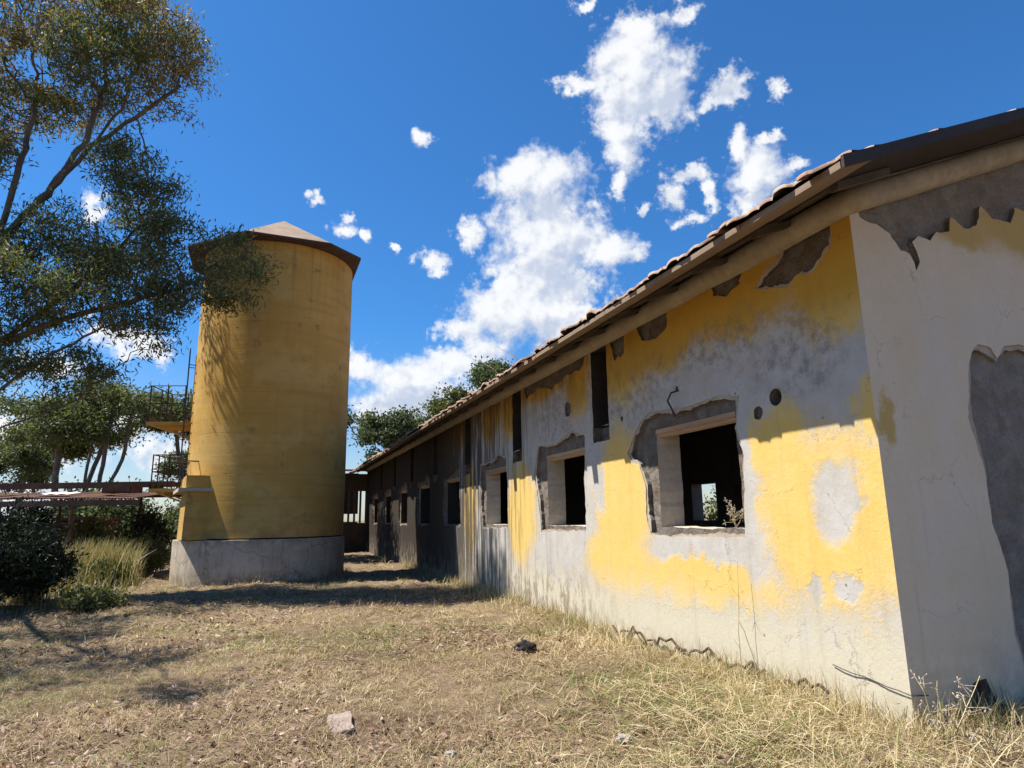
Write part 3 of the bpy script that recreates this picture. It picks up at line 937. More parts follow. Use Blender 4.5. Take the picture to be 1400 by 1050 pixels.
# ------------------------------------------------------------------ far wing that closes the yard
wing = empty('stable_wing', W2(0, 31.6, 0), BRZ)
tag(wing, 'low shaded stable wing with barred openings behind the silo', 'stable')
b = MB()
b.box(-8, -.02, 0, .25, -.3, 1.45)
b.box(-8, -.02, 0, .25, 3.1, 4.0)
b.box(-8, -.02, 4.0, 4.25, -.3, 1.5)
b.box(-8, -.02, 4.0, 4.25, 1.95, 4.3)
b.box(-8.25, -8, 0, 4.25, -.3, 4.0)
M_WINGW = simple('dark wing plaster', (.05, .036, .026), (.09, .065, .045), 1.5)  # plain dark brown plaster
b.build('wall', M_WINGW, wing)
for i in range(27):
    x = -7.9 + i * .3
    b = MB().box(x, x + .10, .06, .18, 1.455, 3.095)
    b.build('bar', M_DARKB, wing)
b = MB()
P = [(x, y, z + d) for d in (0, .1) for x, y, z in ((-8.5, -.5, 4.1), (-.02, -.5, 4.1), (-.02, 4.6, 4.5), (-8.5, 4.6, 4.5))]
b.add(P, [(0, 3, 2, 1), (4, 5, 6, 7), (0, 1, 5, 4), (1, 2, 6, 5), (2, 3, 7, 6), (3, 0, 4, 7)])
b.build('roof', M_TILE, wing)

# ------------------------------------------------------------------ rusty canopy on the left
can = empty('rusty_canopy', (-13.4, 20.1, 0), R(2))
tag(can, 'low rusted metal canopy on posts running up to the silo', 'canopy')
def corrug(name, x0, x1, y0, y1, z0, z1, m_, parent, amp=.022, per=.09, seed=0):
    n_ = int((x1 - x0) / per * 6)
    xs = np.linspace(x0, x1, n_)
    ys = np.linspace(y0, y1, 5)
    X, Y = np.meshgrid(xs, ys)
    r_ = np.random.default_rng(seed)
    Z = z0 + (z1 - z0) * (Y - y0) / (y1 - y0) + amp * np.sin(2 * np.pi * X / per) + .03 * np.sin(X * 1.1 + seed) + .02 * np.sin(X * 2.7 + Y)
    i = (np.arange(4)[:, None] * n_ + np.arange(n_ - 1)[None]).ravel()
    Q = np.stack([i, i + 1, i + n_ + 1, i + n_], 1)
    return np_mesh(name, np.stack([X, Y, Z], -1).reshape(-1, 3), Q, m_, parent, smooth=True)
for i, (a, c_) in enumerate([(-7.8, -5.52), (-5.5, -3.3), (-3.28, -1.3), (-1.28, .7), (.72, 2.1)]):
    corrug('roof_sheet', a, c_, -.4, 3.6, 2.37, 2.72, (M_RUSTP, M_RUST, M_RUSTP, M_RUST, M_RUST)[i], can, seed=i)
b = MB()
b.box(-7.9, 2.15, -.42, -.34, 2.14, 2.30)
b.box(-7.9, 2.15, 3.5, 3.6, 2.5, 2.64)
b.build('beam', M_RUSTP, can)
for x in (-5.2, -2.6, .2):
    for y in (-.36, 3.5):
        b = MB().bar((x, y, -.2), (x, y, 2.15 if y < 0 else 2.52), .045, n=8)
        b.build('post', M_RUST, can)
def scrap(name, label, cat, pts, m_):
    b = MB()
    for q in pts:
        b.bar(*q)
    o = b.build(name, m_)
    return tag(o, label, cat)
b = MB()
b.box(-19, -11.2, 21.6, 21.75, 2.76, 2.95)
b.box(-19, -11.2, 22.2, 22.32, 2.80, 2.95)
for x in np.arange(-18.8, -11.3, .9):
    b.box(x, x + .06, 21.76, 22.19, 2.82, 2.87)
tag(b.build('conveyor_frame', M_RUST), 'long rusted frame lying along the top of the canopy', 'metal frame')
b = MB()
for i in range(6):
    x = -14.6 + i * .16
    b.add([(x, 20.1, 2.50 + .03 * (i % 2)), (x + .16, 20.1, 2.50 + .03 * ((i + 1) % 2)), (x + .2, 20.7, 2.58 + .03 * ((i + 1) % 2)), (x + .04, 20.7, 2.58 + .03 * (i % 2))], [(0, 1, 2, 3)])
tag(b.build('broken_sheet', M_WHITE), 'broken white roofing sheet lying on the canopy edge', 'roofing sheet')
b = MB()
b.box(-12.9, -11.9, 20.6, 21.1, 2.55, 2.80)
b.box(-12.8, -12.0, 20.55, 20.6, 2.60, 2.76)
tag(b.build('rusty_trough', M_RUST), 'dark rusted trough standing on the canopy beside the silo', 'trough')
b = MB()
b.box(-19.3, -16.8, 26, 28, 0, 1.75)
b.box(-19.5, -16.6, 25.8, 28.2, 1.76, 1.86)
for i in range(8):
    b.box(-19.2 + i * .3, -19.12 + i * .3, 25.96, 25.997, .1, 1.7)
tag(b.build('tin_shed', M_RUST), 'small dark rusted tin shed seen under the canopy', 'shed')
b = MB()
b.box(-.06, .06, -.06, .06, -.2, 1.9)
b.box(-.10, .10, -.10, .10, 2.0, 2.08)
o = b.build('whitewashed_post', simple('flaking limewash', (.34, .30, .25), (.62, .58, .52), 7))
o.location = (-15.0, 22.5, 0)
tag(o, 'flaking whitewashed post standing in the tall weeds', 'post')

# ------------------------------------------------------------------ trees
def colonize(seeds, attr, step, kill, infl, iters=140, jitter=.25, grav=0.):
    pos = [np.array(p, float) for p, _ in seeds]
    par = [q for _, q in seeds]
    A = np.asarray(attr, float)
    P = np.array(pos)
    d = np.full(len(A), 1e9)
    idx = np.zeros(len(A), int)
    def upd(s0):
        nonlocal d, idx
        if s0 >= len(pos):
            return
        Nw = np.array(pos[s0:])
        dm = np.linalg.norm(A[:, None] - Nw[None], axis=2)
        j = dm.argmin(1)
        m_ = dm[np.arange(len(A)), j]
        b_ = m_ < d
        d = np.where(b_, m_, d)
        idx = np.where(b_, j + s0, idx)
    upd(0)
    for _ in range(iters):
        ok = (d < infl) & (d > kill)
        if not ok.any():
            break
        s0 = len(pos)
        for nd in np.unique(idx[ok]):
            v = A[ok & (idx == nd)] - pos[nd]
            v = (v / np.linalg.norm(v, axis=1)[:, None]).mean(0) + rng.normal(0, jitter, 3)
            v[2] += grav
            v /= np.linalg.norm(v) + 1e-9
            pos.append(pos[nd] + v * step)
            par.append(int(nd))
        upd(s0)
        keep = d > kill
        A, d, idx = A[keep], d[keep], idx[keep]
        if not len(A):
            break
    return np.array(pos), np.array(par)

def limb_nodes(lines, step=.35):
    seeds = []
    for ln in lines:
        pts = [np.array(p, float) for p in ln]
        if seeds:
            dd = [np.linalg.norm(s[0] - pts[0]) for s in seeds]
            cur = int(np.argmin(dd))
        else:
            seeds.append((pts[0], -1))
            cur = 0
        for a, c_ in zip(pts, pts[1:]):
            k = max(1, int(np.linalg.norm(c_ - a) / step))
            for i in range(1, k + 1):
                w_ = rng.normal(0, .02, 3)
                seeds.append((a + (c_ - a) * i / k + w_, cur))
                cur = len(seeds) - 1
    return seeds

def tree(name, label, base, lines, lobes, n_attr, leaves, leaf=(.12, .028), step=.3, kill=.42, infl=4., r0=.34, tip=.011, mat=None, bark=None, spread=.3, brown=None, group=None, cat='tree', hang=.8, expo=2.2):
    base = np.array(base, float)
    seeds = limb_nodes(lines, step)
    vol = np.array([l[3] * l[4] * l[5] for l in lobes]) ** .72
    vol /= vol.sum()
    A = []
    for l, v in zip(lobes, vol):
        k = int(n_attr * v)
        q = rng.normal(size=(k, 3))
        q /= np.linalg.norm(q, axis=1)[:, None]
        q *= rng.uniform(.1, 1, (k, 1)) ** .5
        A.append(q * np.array(l[3:6]) + np.array(l[:3]))
    pos, par = colonize(seeds, np.concatenate(A), step, kill, infl)
    N_ = len(pos)
    ch = np.zeros(N_)
    rad = np.zeros(N_)
    for i in range(N_ - 1, -1, -1):
        if ch[i] == 0:
            rad[i] = 1.
        if par[i] >= 0:
            rad[par[i]] += rad[i]
            ch[par[i]] += 1
    r = rad ** (1 / expo)
    r = np.maximum(tip, (r - 1) / (r[0] - 1) * r0 + tip)
    root = empty(name, base)
    tag(root, label, cat, group)
    # limbs: one tapered tube per segment, sharing ring directions
    n = 6
    c_i = np.arange(1, N_)
    c_i = c_i[par[c_i] >= 0]
    a = pos[par[c_i]]
    b = pos[c_i]
    dr = b - a
    dr /= np.linalg.norm(dr, axis=1)[:, None] + 1e-9
    up = np.where(np.abs(dr[:, 2:3]) > .9, [[1., 0, 0]], [[0, 0, 1.]])
    s_ = np.cross(dr, up)
    s_ /= np.linalg.norm(s_, axis=1)[:, None]
    t_ = np.cross(dr, s_)
    an = np.arange(n) * 2 * np.pi / n
    circ = s_[:, None] * np.cos(an)[None, :, None] + t_[:, None] * np.sin(an)[None, :, None]
    ra = np.minimum(r[par[c_i]], r[c_i] * 1.5)[:, None, None]
    rb = r[c_i][:, None, None]
    V = np.concatenate([a[:, None] - dr[:, None] * ra * .3 + circ * ra, b[:, None] + circ * rb], 1).reshape(-1, 3) - base
    o_ = (np.arange(len(c_i)) * 2 * n)[:, None]
    k = np.arange(n)[None]
    Q = np.stack([o_ + k, o_ + (k + 1) % n, o_ + n + (k + 1) % n, o_ + n + k], -1).reshape(-1, 4)
    np_mesh('trunk', V, Q, bark or M_BARK, root, smooth=True)
    # leaves near the thin ends
    new = np.arange(N_) >= len(seeds)
    thin = np.where((r <= np.quantile(r[new], .7)) & new)[0]
    # clumpy: some twigs carry many leaves, some few
    wgt = rng.gamma(.6, 1, N_)[thin]
    pick = rng.choice(thin, leaves, p=wgt / wgt.sum())
    c = pos[pick] + rng.normal(0, spread, (leaves, 3)) * [1, 1, .75]
    c[:, 2] -= spread * .3
    ax = rng.normal(size=(leaves, 3))
    ax /= np.linalg.norm(ax, axis=1)[:, None]
    ax[:, 2] -= hang
    ax /= np.linalg.norm(ax, axis=1)[:, None]
    sd_ = np.cross(ax, rng.normal(size=(leaves, 3)))
    sd_ /= np.linalg.norm(sd_, axis=1)[:, None]
    L = (leaf[0] * rng.uniform(.6, 1.3, leaves))[:, None]
    Wd = (leaf[1] * rng.uniform(.7, 1.3, leaves))[:, None]
    V = np.stack([c - ax * L * .5, c - ax * L * .08 + sd_ * Wd, c + ax * L * .5, c - ax * L * .08 - sd_ * Wd], 1).reshape(-1, 3) - base
    Q = np.arange(leaves * 4).reshape(-1, 4)
    tint = rng.beta(2, 2.2, leaves) * .75
    tw = rng.uniform(-.15, .15, N_)[pick]
    tint = np.clip(tint + tw, 0, .85)
    if brown:
        hgt = brown(c)
        m_ = rng.uniform(size=leaves) < hgt
        tint[m_] = rng.uniform(.78, 1., m_.sum())
    np_mesh('crown', V, Q, mat or M_EUC, root, tint=tint)
    return root

def euc_brown(c):
    f = np.array([noise.noise(Vector(p * .55)) for p in c])
    return np.clip((c[:, 2] - 9.8) / 4, 0, .85) * np.clip(.62 + 1.4 * f, 0, 1) + .06

tree('eucalyptus_tree', 'big spreading eucalyptus with bronze top leaves overhanging the left side of the silo', (-14.2, 15.6, 0),
     [[(-14.2, 15.6, -.2), (-14.0, 15.4, 3.4), (-13.5, 15.1, 6.6), (-12.7, 15.0, 8.3), (-11.6, 15.0, 9.7), (-10.5, 14.8, 10.9), (-9.6, 14.6, 12.0)],
      [(-11.6, 15, 9.7), (-10.9, 15.2, 11.4), (-10.7, 15.4, 13.2)],
      [(-10.5, 14.8, 10.9), (-9.3, 14.5, 11.5), (-8.2, 14.4, 12.3)],
      [(-12.7, 15, 8.3), (-12.2, 14.8, 10.4), (-12.2, 15, 12.6)],
      [(-14.0, 15.4, 3.6), (-12.4, 15.2, 5.9), (-10.8, 15.1, 6.5), (-9.0, 15.0, 6.9), (-7.4, 15.0, 7.4)],
      [(-12.4, 15.2, 5.9), (-11.0, 15.5, 7.4), (-9.6, 15.3, 8.6)],
      [(-13.9, 15.3, 3.2), (-12.3, 14.8, 4.4), (-10.9, 14.7, 5.4), (-9.5, 14.6, 6.1)],
      [(-13.9, 15.3, 2.9), (-12.2, 15.6, 4.0), (-10.9, 15.8, 4.5), (-9.7, 15.6, 5.4)],
      [(-14.0, 15.4, 3.4), (-13.4, 13.6, 5.2), (-12.4, 12, 6.5), (-11, 9.8, 7.4), (-9.6, 8.7, 8.1), (-8.9, 7.7, 8.6), (-8.4, 6.8, 9.0)],
      [(-12.4, 15.2, 5.9), (-11.8, 16.4, 7.6), (-11.1, 17.4, 9.2), (-10.7, 18.0, 10.3)],
      [(-13.7, 15.2, 5.4), (-14.6, 15.6, 9), (-14.6, 15.8, 12.5)]],
     [(-11.8, 15, 15.3, 2.6, 2.0, 1.2), (-9.6, 14.6, 14.6, 1.3, 1.6, 1.0), (-8.5, 14.6, 13.4, 1.0, 1.3, .85), (-10.0, 14.2, 12.9, 1.3, 1.6, .7), (-12.4, 15.3, 12.9, 1.5, 2, .9),
      (-9.0, 14.6, 12.1, .9, 1.2, .45), (-13.2, 14.2, 11.0, 1.0, 1.5, 1.0), (-14.4, 15.2, 12.6, 1.5, 1.6, 1.8),
      (-9.0, 14.7, 9.8, .95, 1.5, .75), (-8.3, 15.1, 8.6, .7, 1.4, .75), (-10.6, 15.4, 8.3, 1.6, 1.9, .55), (-12.2, 14.6, 7.9, 1.3, 1.6, .75), (-8.8, 15, 7.6, 1.4, 1.5, .75),
      (-7.0, 15.2, 8.1, .6, .8, .7), (-6.5, 15.3, 8.15, .5, .8, .65), (-6.55, 15.2, 7.35, .45, .7, .45), (-8.0, 15.1, 7.1, .8, 1.2, .5), (-11.3, 15.2, 8.7, 1.2, 1.5, .55), (-9.9, 15, 7.4, 1.1, 1.5, .5), (-9.0, 15.1, 8.9, .9, 1.3, .6), (-12.4, 15, 7.2, .8, 1.3, .5), (-7.1, 15.2, 7.1, .6, .8, .5), (-10.8, 18.0, 10.6, .8, .9, .6), (-9.9, 17.6, 8.6, .5, .6, .4),
      (-11.2, 10.2, 7.6, .9, .9, .4), (-9.4, 8.6, 8.3, .8, .8, .4), (-12.4, 12, 6.8, .9, .9, .5), (-12.6, 10.8, 8.2, 1.9, 1.5, .7), (-10.3, 7.3, 8.5, 1.0, .8, .4), (-8.5, 6.7, 9.0, .7, .6, .35), (-11.0, 8.6, 8.9, 1.2, 1.0, .5), (-10.6, 12.4, 7.0, .8, .9, .4), (-9.8, 14.6, 6.6, 1.5, 1.5, .45), (-11.8, 15, 6.6, 1.4, 1.6, .5),
      (-8.7, 15, 6.0, .8, .9, .35), (-10.8, 15.6, 5.4, 1.1, 1.2, .35), (-12.2, 15.2, 5.5, 1.0, 1.5, .5)],
     6200, 92000, (.16, .018), step=.23, kill=.29, infl=3.2, r0=.17, tip=.008, brown=euc_brown, spread=.19)

def small_tree(name, label, x, y, h, wdt, n_lobe, mat, leaves, seed, trunk_h=.45, r0=.22, leaf=(.34, .09), multi=1, flat=.45, lean=0., group=None):
    r_ = np.random.default_rng(seed)
    lines = []
    lobes = []
    for k in range(multi):
        bx = x + r_.normal(0, .15) * multi
        tx = x + r_.normal(0, .25) * wdt * (multi > 1) + lean
        lines.append([(bx, y, -.2), ((bx + tx) / 2 + r_.normal(0, .1), y + r_.normal(0, .2), h * trunk_h * .55), (tx, y + r_.normal(0, .3), h * trunk_h), (tx + r_.normal(0, .4), y, h * .78)] if k == 0 else
                     [(x, y, .25), ((x + tx) / 2 + r_.normal(0, .3), y + r_.normal(0, .4), h * trunk_h * .6), (tx + r_.normal(0, .5), y + r_.normal(0, .5), h * .75)])
    for _ in range(n_lobe):
        a = r_.uniform(0, 6.28)
        rr = r_.uniform(.1, .8) * wdt
        zz = h * (trunk_h + .12 + (1 - trunk_h - .24) * r_.uniform(0, 1) * (1 - .45 * rr / wdt))
        s_ = r_.uniform(.25, .42) * wdt
        lobes.append((x + lean + rr * math.cos(a), y + rr * math.sin(a), zz, s_, s_, s_ * flat * r_.uniform(.8, 1.4)))
    return tree(name, label, (x, y, 0), lines, lobes, 340, leaves, leaf, step=.05 * h, kill=.07 * h, infl=h, r0=r0, tip=.022, mat=mat, bark=M_BARKF, spread=.035 * h, group=group, hang=.3)

GB = 'trees standing behind the barn'
small_tree('woodland_tree', 'dark tree mostly hidden behind the silo, showing at its right edge', -10.0, 28.4, 9.2, 3.3, 16, M_FAR, 24000, 1, .32, leaf=(.2, .05), group=GB)
small_tree('woodland_tree', 'rounded grey green tree with an open crown just right of the silo', -11.2, 60, 14.6, 3.2, 15, M_FAR, 9500, 2, .36, group=GB)
small_tree('woodland_tree', 'low bushy tree between the open grey green tree and the bright green tree', -8.2, 64, 15.4, 3.5, 15, M_FAR, 11000, 3, .3, group=GB)
small_tree('woodland_tree', 'bright green dense tree showing above the sloping roof edge', -5.2, 58, 15.6, 2.8, 14, M_SCRUB, 9500, 4, .36, group=GB)
small_tree('woodland_tree', 'flat topped pine with its head just over the roof, rightmost of those trees', -2.0, 60, 18.0, 2.5, 10, M_FAR, 6500, 5, .66, flat=.35, group=GB)
GL = 'trees beyond the canopy'
small_tree('wide_tree', 'wide olive green tree with several bare stems rising above the rusted canopy', -22.6, 34, 10.6, 4.6, 22, M_EUC, 26000, 6, .46, .24, (.24, .04), 6, .36, group=GL)
small_tree('wide_tree', 'narrower tree half hidden behind the platforms of the silo', -18.4, 37, 11.6, 2.3, 10, M_EUC, 9000, 7, .46, .16, (.24, .045), 3, .5, group=GL)
small_tree('wide_tree', 'pale low tree at the left edge above the canopy', -29.5, 38, 8.6, 3.2, 12, M_FAR, 9000, 8, .36, .18, (.26, .05), 4, group=GL)
small_tree('wide_tree', 'far thin grey green tree in the gap beside the wide olive tree', -27.0, 56, 9.5, 4.0, 12, M_FAR, 9000, 9, .3, .18, (.32, .07), 4, group=GL)

# ------------------------------------------------------------------ shrubs and weeds on the left
def shrub(name, label, x, y, w_, d_, h, n, mat, leaf, stems=14, seed=0, hang=-.6, cat='shrub', group=None):
    r_ = np.random.default_rng(seed)
    root = empty(name, (x, y, 0))
    tag(root, label, cat, group)
    b = MB()
    tips = []
    for i in range(stems):
        a = r_.uniform(0, 6.28)
        rr = math.sqrt(r_.uniform(0, 1))
        t_ = np.array([rr * math.cos(a) * w_, rr * math.sin(a) * d_, h * (1 - .55 * rr * rr) * r_.uniform(.6, 1.05)])
        m1 = t_ * [.45, .45, .55] + r_.normal(0, .05, 3)
        b.bar((t_[0] * .15, t_[1] * .15, -.1), m1, .022, .016, 5)
        b.bar(m1, t_, .016, .006, 5)
        tips += [t_ * s_ + (m1 - t_ * .5) * (1 - s_) for s_ in (.55, .7, .8, .9, 1.)]
    b.build('stem', M_BARKF, root)
    tips = np.array(tips)
    c = tips[r_.integers(0, len(tips), n)] + r_.normal(0, 1, (n, 3)) * [w_ * .13, d_ * .13, h * .09]
    c[:, 2] = np.maximum(c[:, 2], .03)
    ax = r_.normal(size=(n, 3))
    ax[:, 2] -= hang
    ax /= np.linalg.norm(ax, axis=1)[:, None]
    sd_ = np.cross(ax, r_.normal(size=(n, 3)))
    sd_ /= np.linalg.norm(sd_, axis=1)[:, None]
    L = (leaf[0] * r_.uniform(.6, 1.3, n))[:, None]
    Wd = (leaf[1] * r_.uniform(.7, 1.3, n))[:, None]
    V = np.stack([c - ax * L * .5, c + sd_ * Wd, c + ax * L * .5, c - sd_ * Wd], 1).reshape(-1, 3)
    np_mesh('leaves', V, np.arange(n * 4).reshape(-1, 4), mat, root, tint=np.clip(r_.beta(2, 2, n), 0, 1))
    return root
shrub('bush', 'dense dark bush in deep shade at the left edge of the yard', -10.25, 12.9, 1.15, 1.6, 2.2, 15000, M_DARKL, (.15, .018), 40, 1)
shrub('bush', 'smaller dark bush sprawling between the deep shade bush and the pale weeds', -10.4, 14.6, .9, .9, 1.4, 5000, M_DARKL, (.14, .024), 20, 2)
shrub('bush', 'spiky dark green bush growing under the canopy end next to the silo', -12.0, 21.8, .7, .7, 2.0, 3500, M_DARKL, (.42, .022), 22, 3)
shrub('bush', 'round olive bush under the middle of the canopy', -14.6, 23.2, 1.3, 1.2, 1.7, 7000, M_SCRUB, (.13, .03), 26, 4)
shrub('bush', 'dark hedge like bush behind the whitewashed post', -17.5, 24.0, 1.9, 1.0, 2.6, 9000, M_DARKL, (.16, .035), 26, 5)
shrub('bush', 'low yellowish weed clump in front of the tall reeds', -11.0, 17.9, .8, .5, .7, 5000, M_SCRUB, (.12, .016), 24, 6)
shrub('bush', 'far grey green thicket seen between the canopy posts', -21.5, 33, 3.2, 1.5, 3.3, 9000, M_FAR, (.22, .05), 30, 7)
shrub('bush', 'far dark thicket right behind the foot of the silo', -14.2, 30.5, 2.0, 1.2, 3.2, 8000, M_FAR, (.2, .05), 26, 8)

# ------------------------------------------------------------------ grass, reeds and litter
def blades(name, xy, length, width, lean, tint, mat, label, cat, hgt0=0.):
    """xy (n,2); lean 0 = upright, 1 = flat on the ground; three-point blades bent along their length"""
    n = len(xy)
    z = gh(xy[:, 0], xy[:, 1])
    a = rng.uniform(0, 2 * np.pi, n)
    d = np.stack([np.cos(a), np.sin(a)], 1)
    th0 = np.clip(lean, 0, 1.15) * np.pi / 2
    th1 = th0 + rng.uniform(.05, .7, n)
    p0 = np.column_stack([xy, z - .012 + hgt0 * rng.uniform(0, 1, n)])
    L = length[:, None] * .5
    v0 = np.column_stack([d * np.sin(th0)[:, None], np.cos(th0)])
    v1 = np.column_stack([d * np.sin(th1)[:, None], np.cos(th1)])
    p1 = p0 + v0 * L
    p2 = p1 + v1 * L
    zmin = z + .004
    p1[:, 2] = np.maximum(p1[:, 2], zmin + rng.uniform(0, .03, n))
    p2[:, 2] = np.maximum(p2[:, 2], zmin + rng.uniform(0, .02, n))
    ph = rng.uniform(-1, 1, n)
    s_ = np.column_stack([-d[:, 1], d[:, 0], ph * .6])
    s_ *= (width * .5)[:, None]
    V = np.stack([p0 - s_, p0 + s_, p1 - s_ * .8, p1 + s_ * .8, p2 - s_ * .12, p2 + s_ * .12], 1).reshape(-1, 3)
    o = (np.arange(n) * 6)[:, None]
    Q = np.concatenate([o + [[0, 1, 3, 2]], o + [[2, 3, 5, 4]]], 1).reshape(-1, 4)
    ob = np_mesh(name, V, Q, mat, tint=np.repeat(tint, 2))
    return tag(ob, label, cat, kind='stuff')

def nz(xy, s, seed=0):
    return np.array([noise.noise(Vector((x * s, y * s, seed * 3.7))) for x, y in xy])

Dw = np.array([-.339, .941])
Nw = np.array([-.941, -.339])
Cw = np.array([2.958, 5.263])
def yard(n, y0, y1, pw=1.):
    """points on the ground in front of the camera, kept out of the barn and the silo"""
    y = y0 + (y1 - y0) * rng.uniform(0, 1, n) ** pw
    x = rng.uniform(-.92, .92, n) * (y + 1.2)
    p = np.column_stack([x, y])
    q = p - Cw
    off = q @ Nw
    al = q @ Dw
    ok = (off > .01) | (al < -.01)
    ok &= np.hypot(p[:, 0] - SC.x, p[:, 1] - SC.y) > 2.3
    return p[ok]

def lawn(n, y0, y1, ln, wd, pw):
    p = yard(n, y0, y1, pw)
    patch = nz(p, .42, 1)
    fine = nz(p, 1.7, 2)
    # four in ten blades stand in tufts
    k = int(len(p) * .42)
    cen = p[rng.integers(0, len(p), k // 16)]
    p[:k] = cen[rng.integers(0, len(cen), k)] + rng.normal(0, .035 + .004 * y0, (k, 2))
    tuft = np.arange(len(p)) < k
    q = p - Cw
    ok = ((q @ Nw) > .01) | ((q @ Dw) < -.01)
    p, patch, fine, tuft = p[ok], patch[ok], fine[ok], tuft[ok]
    keep = rng.uniform(size=len(p)) < np.clip(.62 + fine * .7 + patch * .35, .18, 1)
    p, patch, fine, tuft = p[keep], patch[keep], fine[keep], tuft[keep]
    q = p - Cw
    off, al = q @ Nw, q @ Dw
    near = np.clip(1 - off / 1.1, 0, 1) * (al > -.3) * (al < 30)
    right = np.clip((p[:, 0] + .3) / 2.5, 0, 1) * (p[:, 1] < 12)
    t = .36 + rng.normal(0, .25, len(p)) + .13 * tuft + .22 * nz(p, .95, 12) + .16 * right + .10 * near + .20 * fine
    green = rng.uniform(size=len(p)) < np.clip(.09 + 1.0 * (nz(p, .6, 21) - .10) + .45 * (patch - .08) + .16 * near + .10 * right * (fine > 0) + .22 * (p[:, 1] > 14), 0, .5)
    spot = np.exp(-((p[:, 0] - 1.25) ** 2 + (p[:, 1] - 6.9) ** 2) / .3) + .7 * np.exp(-((p[:, 0] + 2.6) ** 2 + (p[:, 1] - 5.0) ** 2) / .15)
    green |= rng.uniform(size=len(p)) < .55 * spot
    t = np.clip(t, .15, 1)
    t[green] = rng.uniform(0, .11, green.sum())
    lean = np.clip(rng.normal(.86, .2, len(p)) - .5 * near * rng.uniform(0, 1, len(p)) - .12 * right - .3 * tuft * rng.uniform(0, 1, len(p)), .02, 1.1)
    L = ln * rng.uniform(.4, 1.35, len(p)) * (1 + 1.1 * near * rng.uniform(0, 1, len(p)) + .3 * right)
    wv = wd * rng.uniform(.6, 1.4, len(p))
    return p, L, wv, lean, t
A = [lawn(230000, 2.6, 8.5, .12, .0042, 1.15), lawn(140000, 8.5, 19, .15, .008, 1.2), lawn(30000, 19, 42, .24, .016, 1.3)]
blades('dry_grass', *[np.concatenate([a[i] for a in A]) for i in range(5)], M_GRASS, 'mown dry grass and straw covering the yard', 'grass')

# taller uncut grass against the barn and around the silo foot
n = 5200
al = rng.uniform(-.2, 20, n) ** 1.0
of = np.abs(rng.normal(0, .16, n)) + .02
p = Cw + Dw * al[:, None] + Nw * of[:, None]
k = nz(p, 1.3, 5) > -.12
p = p[k]
n2 = 900
p2 = Cw + np.array([.941, .339]) * rng.uniform(0, 1.6, n2)[:, None] + np.array([.339, -.941]) * np.abs(rng.normal(.02, .3, n2))[:, None]
a_ = rng.uniform(0, 6.28, 1500)
rr = SR + .08 + np.abs(rng.normal(0, .12, 1500))
p3 = np.column_stack([SC.x + rr * np.cos(a_), SC.y + rr * np.sin(a_)])
P = np.concatenate([p, p2, p3])
m_ = len(P)
tt = np.clip(rng.normal(.6, .17, m_), .2, 1)
g_ = rng.uniform(size=m_) < .2
tt[g_] = rng.uniform(0, .12, g_.sum())
blades('tall_grass', P, rng.uniform(.1, .34, m_), rng.uniform(.004, .008, m_), np.abs(rng.normal(.25, .3, m_)), tt, M_GRASS, 'uncut dry grass fringe along the foot of the walls', 'grass')

# a heap of raked straw near the corner
n = 5500
c0 = np.array([1.9, 5.6])
p = c0 + rng.normal(0, 1, (n, 2)) * [.75, .9]
q = p - Cw
p = p[(q @ Nw) > .03]
m_ = len(p)
blades('raked_straw', p, rng.uniform(.14, .42, m_), rng.uniform(.0035, .007, m_), np.clip(rng.normal(.92, .15, m_), .3, 1.1), np.where(rng.uniform(size=m_) < .28, rng.uniform(.03, .13, m_), np.clip(rng.normal(.66, .2, m_), .17, 1)), M_GRASS,
       'long raked straw stalks lying near the barn corner', 'straw', .07)

# reeds under the canopy
n = 3600
p = np.array([-11.8, 18.7]) + rng.normal(0, 1, (n, 2)) * [.95, .6]
p = p[np.hypot(p[:, 0] - SC.x, p[:, 1] - SC.y) > 3.4]
m_ = len(p)
tt = np.clip(rng.normal(.6, .2, m_), .12, .95)
g_ = rng.uniform(size=m_) < .5
tt[g_] = rng.uniform(.02, .13, g_.sum())
blades('tall_reeds', p, rng.uniform(.5, 1.35, m_), rng.uniform(.010, .024, m_), np.abs(rng.normal(.05, .12, m_)), tt, M_GRASS, 'tall yellow green reeds growing under the canopy', 'reeds')
n = 5200
p = np.column_stack([rng.uniform(-13.5, -8.2, n), rng.uniform(11.0, 19.0, n)])
p = p[nz(p, .6, 9) > -.05 + np.clip((p[:, 0] + 10.2) * .3, -.3, 1)]
p = p[np.hypot(p[:, 0] - SC.x, p[:, 1] - SC.y) > 3.3]
m_ = len(p)
tt = np.clip(rng.normal(.45, .2, m_), .12, .9)
g_ = rng.uniform(size=m_) < .5
tt[g_] = rng.uniform(.0, .12, g_.sum())
blades('weeds', p, rng.uniform(.15, .55, m_), rng.uniform(.006, .014, m_), np.abs(rng.normal(.2, .25, m_)), tt, M_GRASS, 'rank shaded weeds along the left side of the yard', 'weeds')

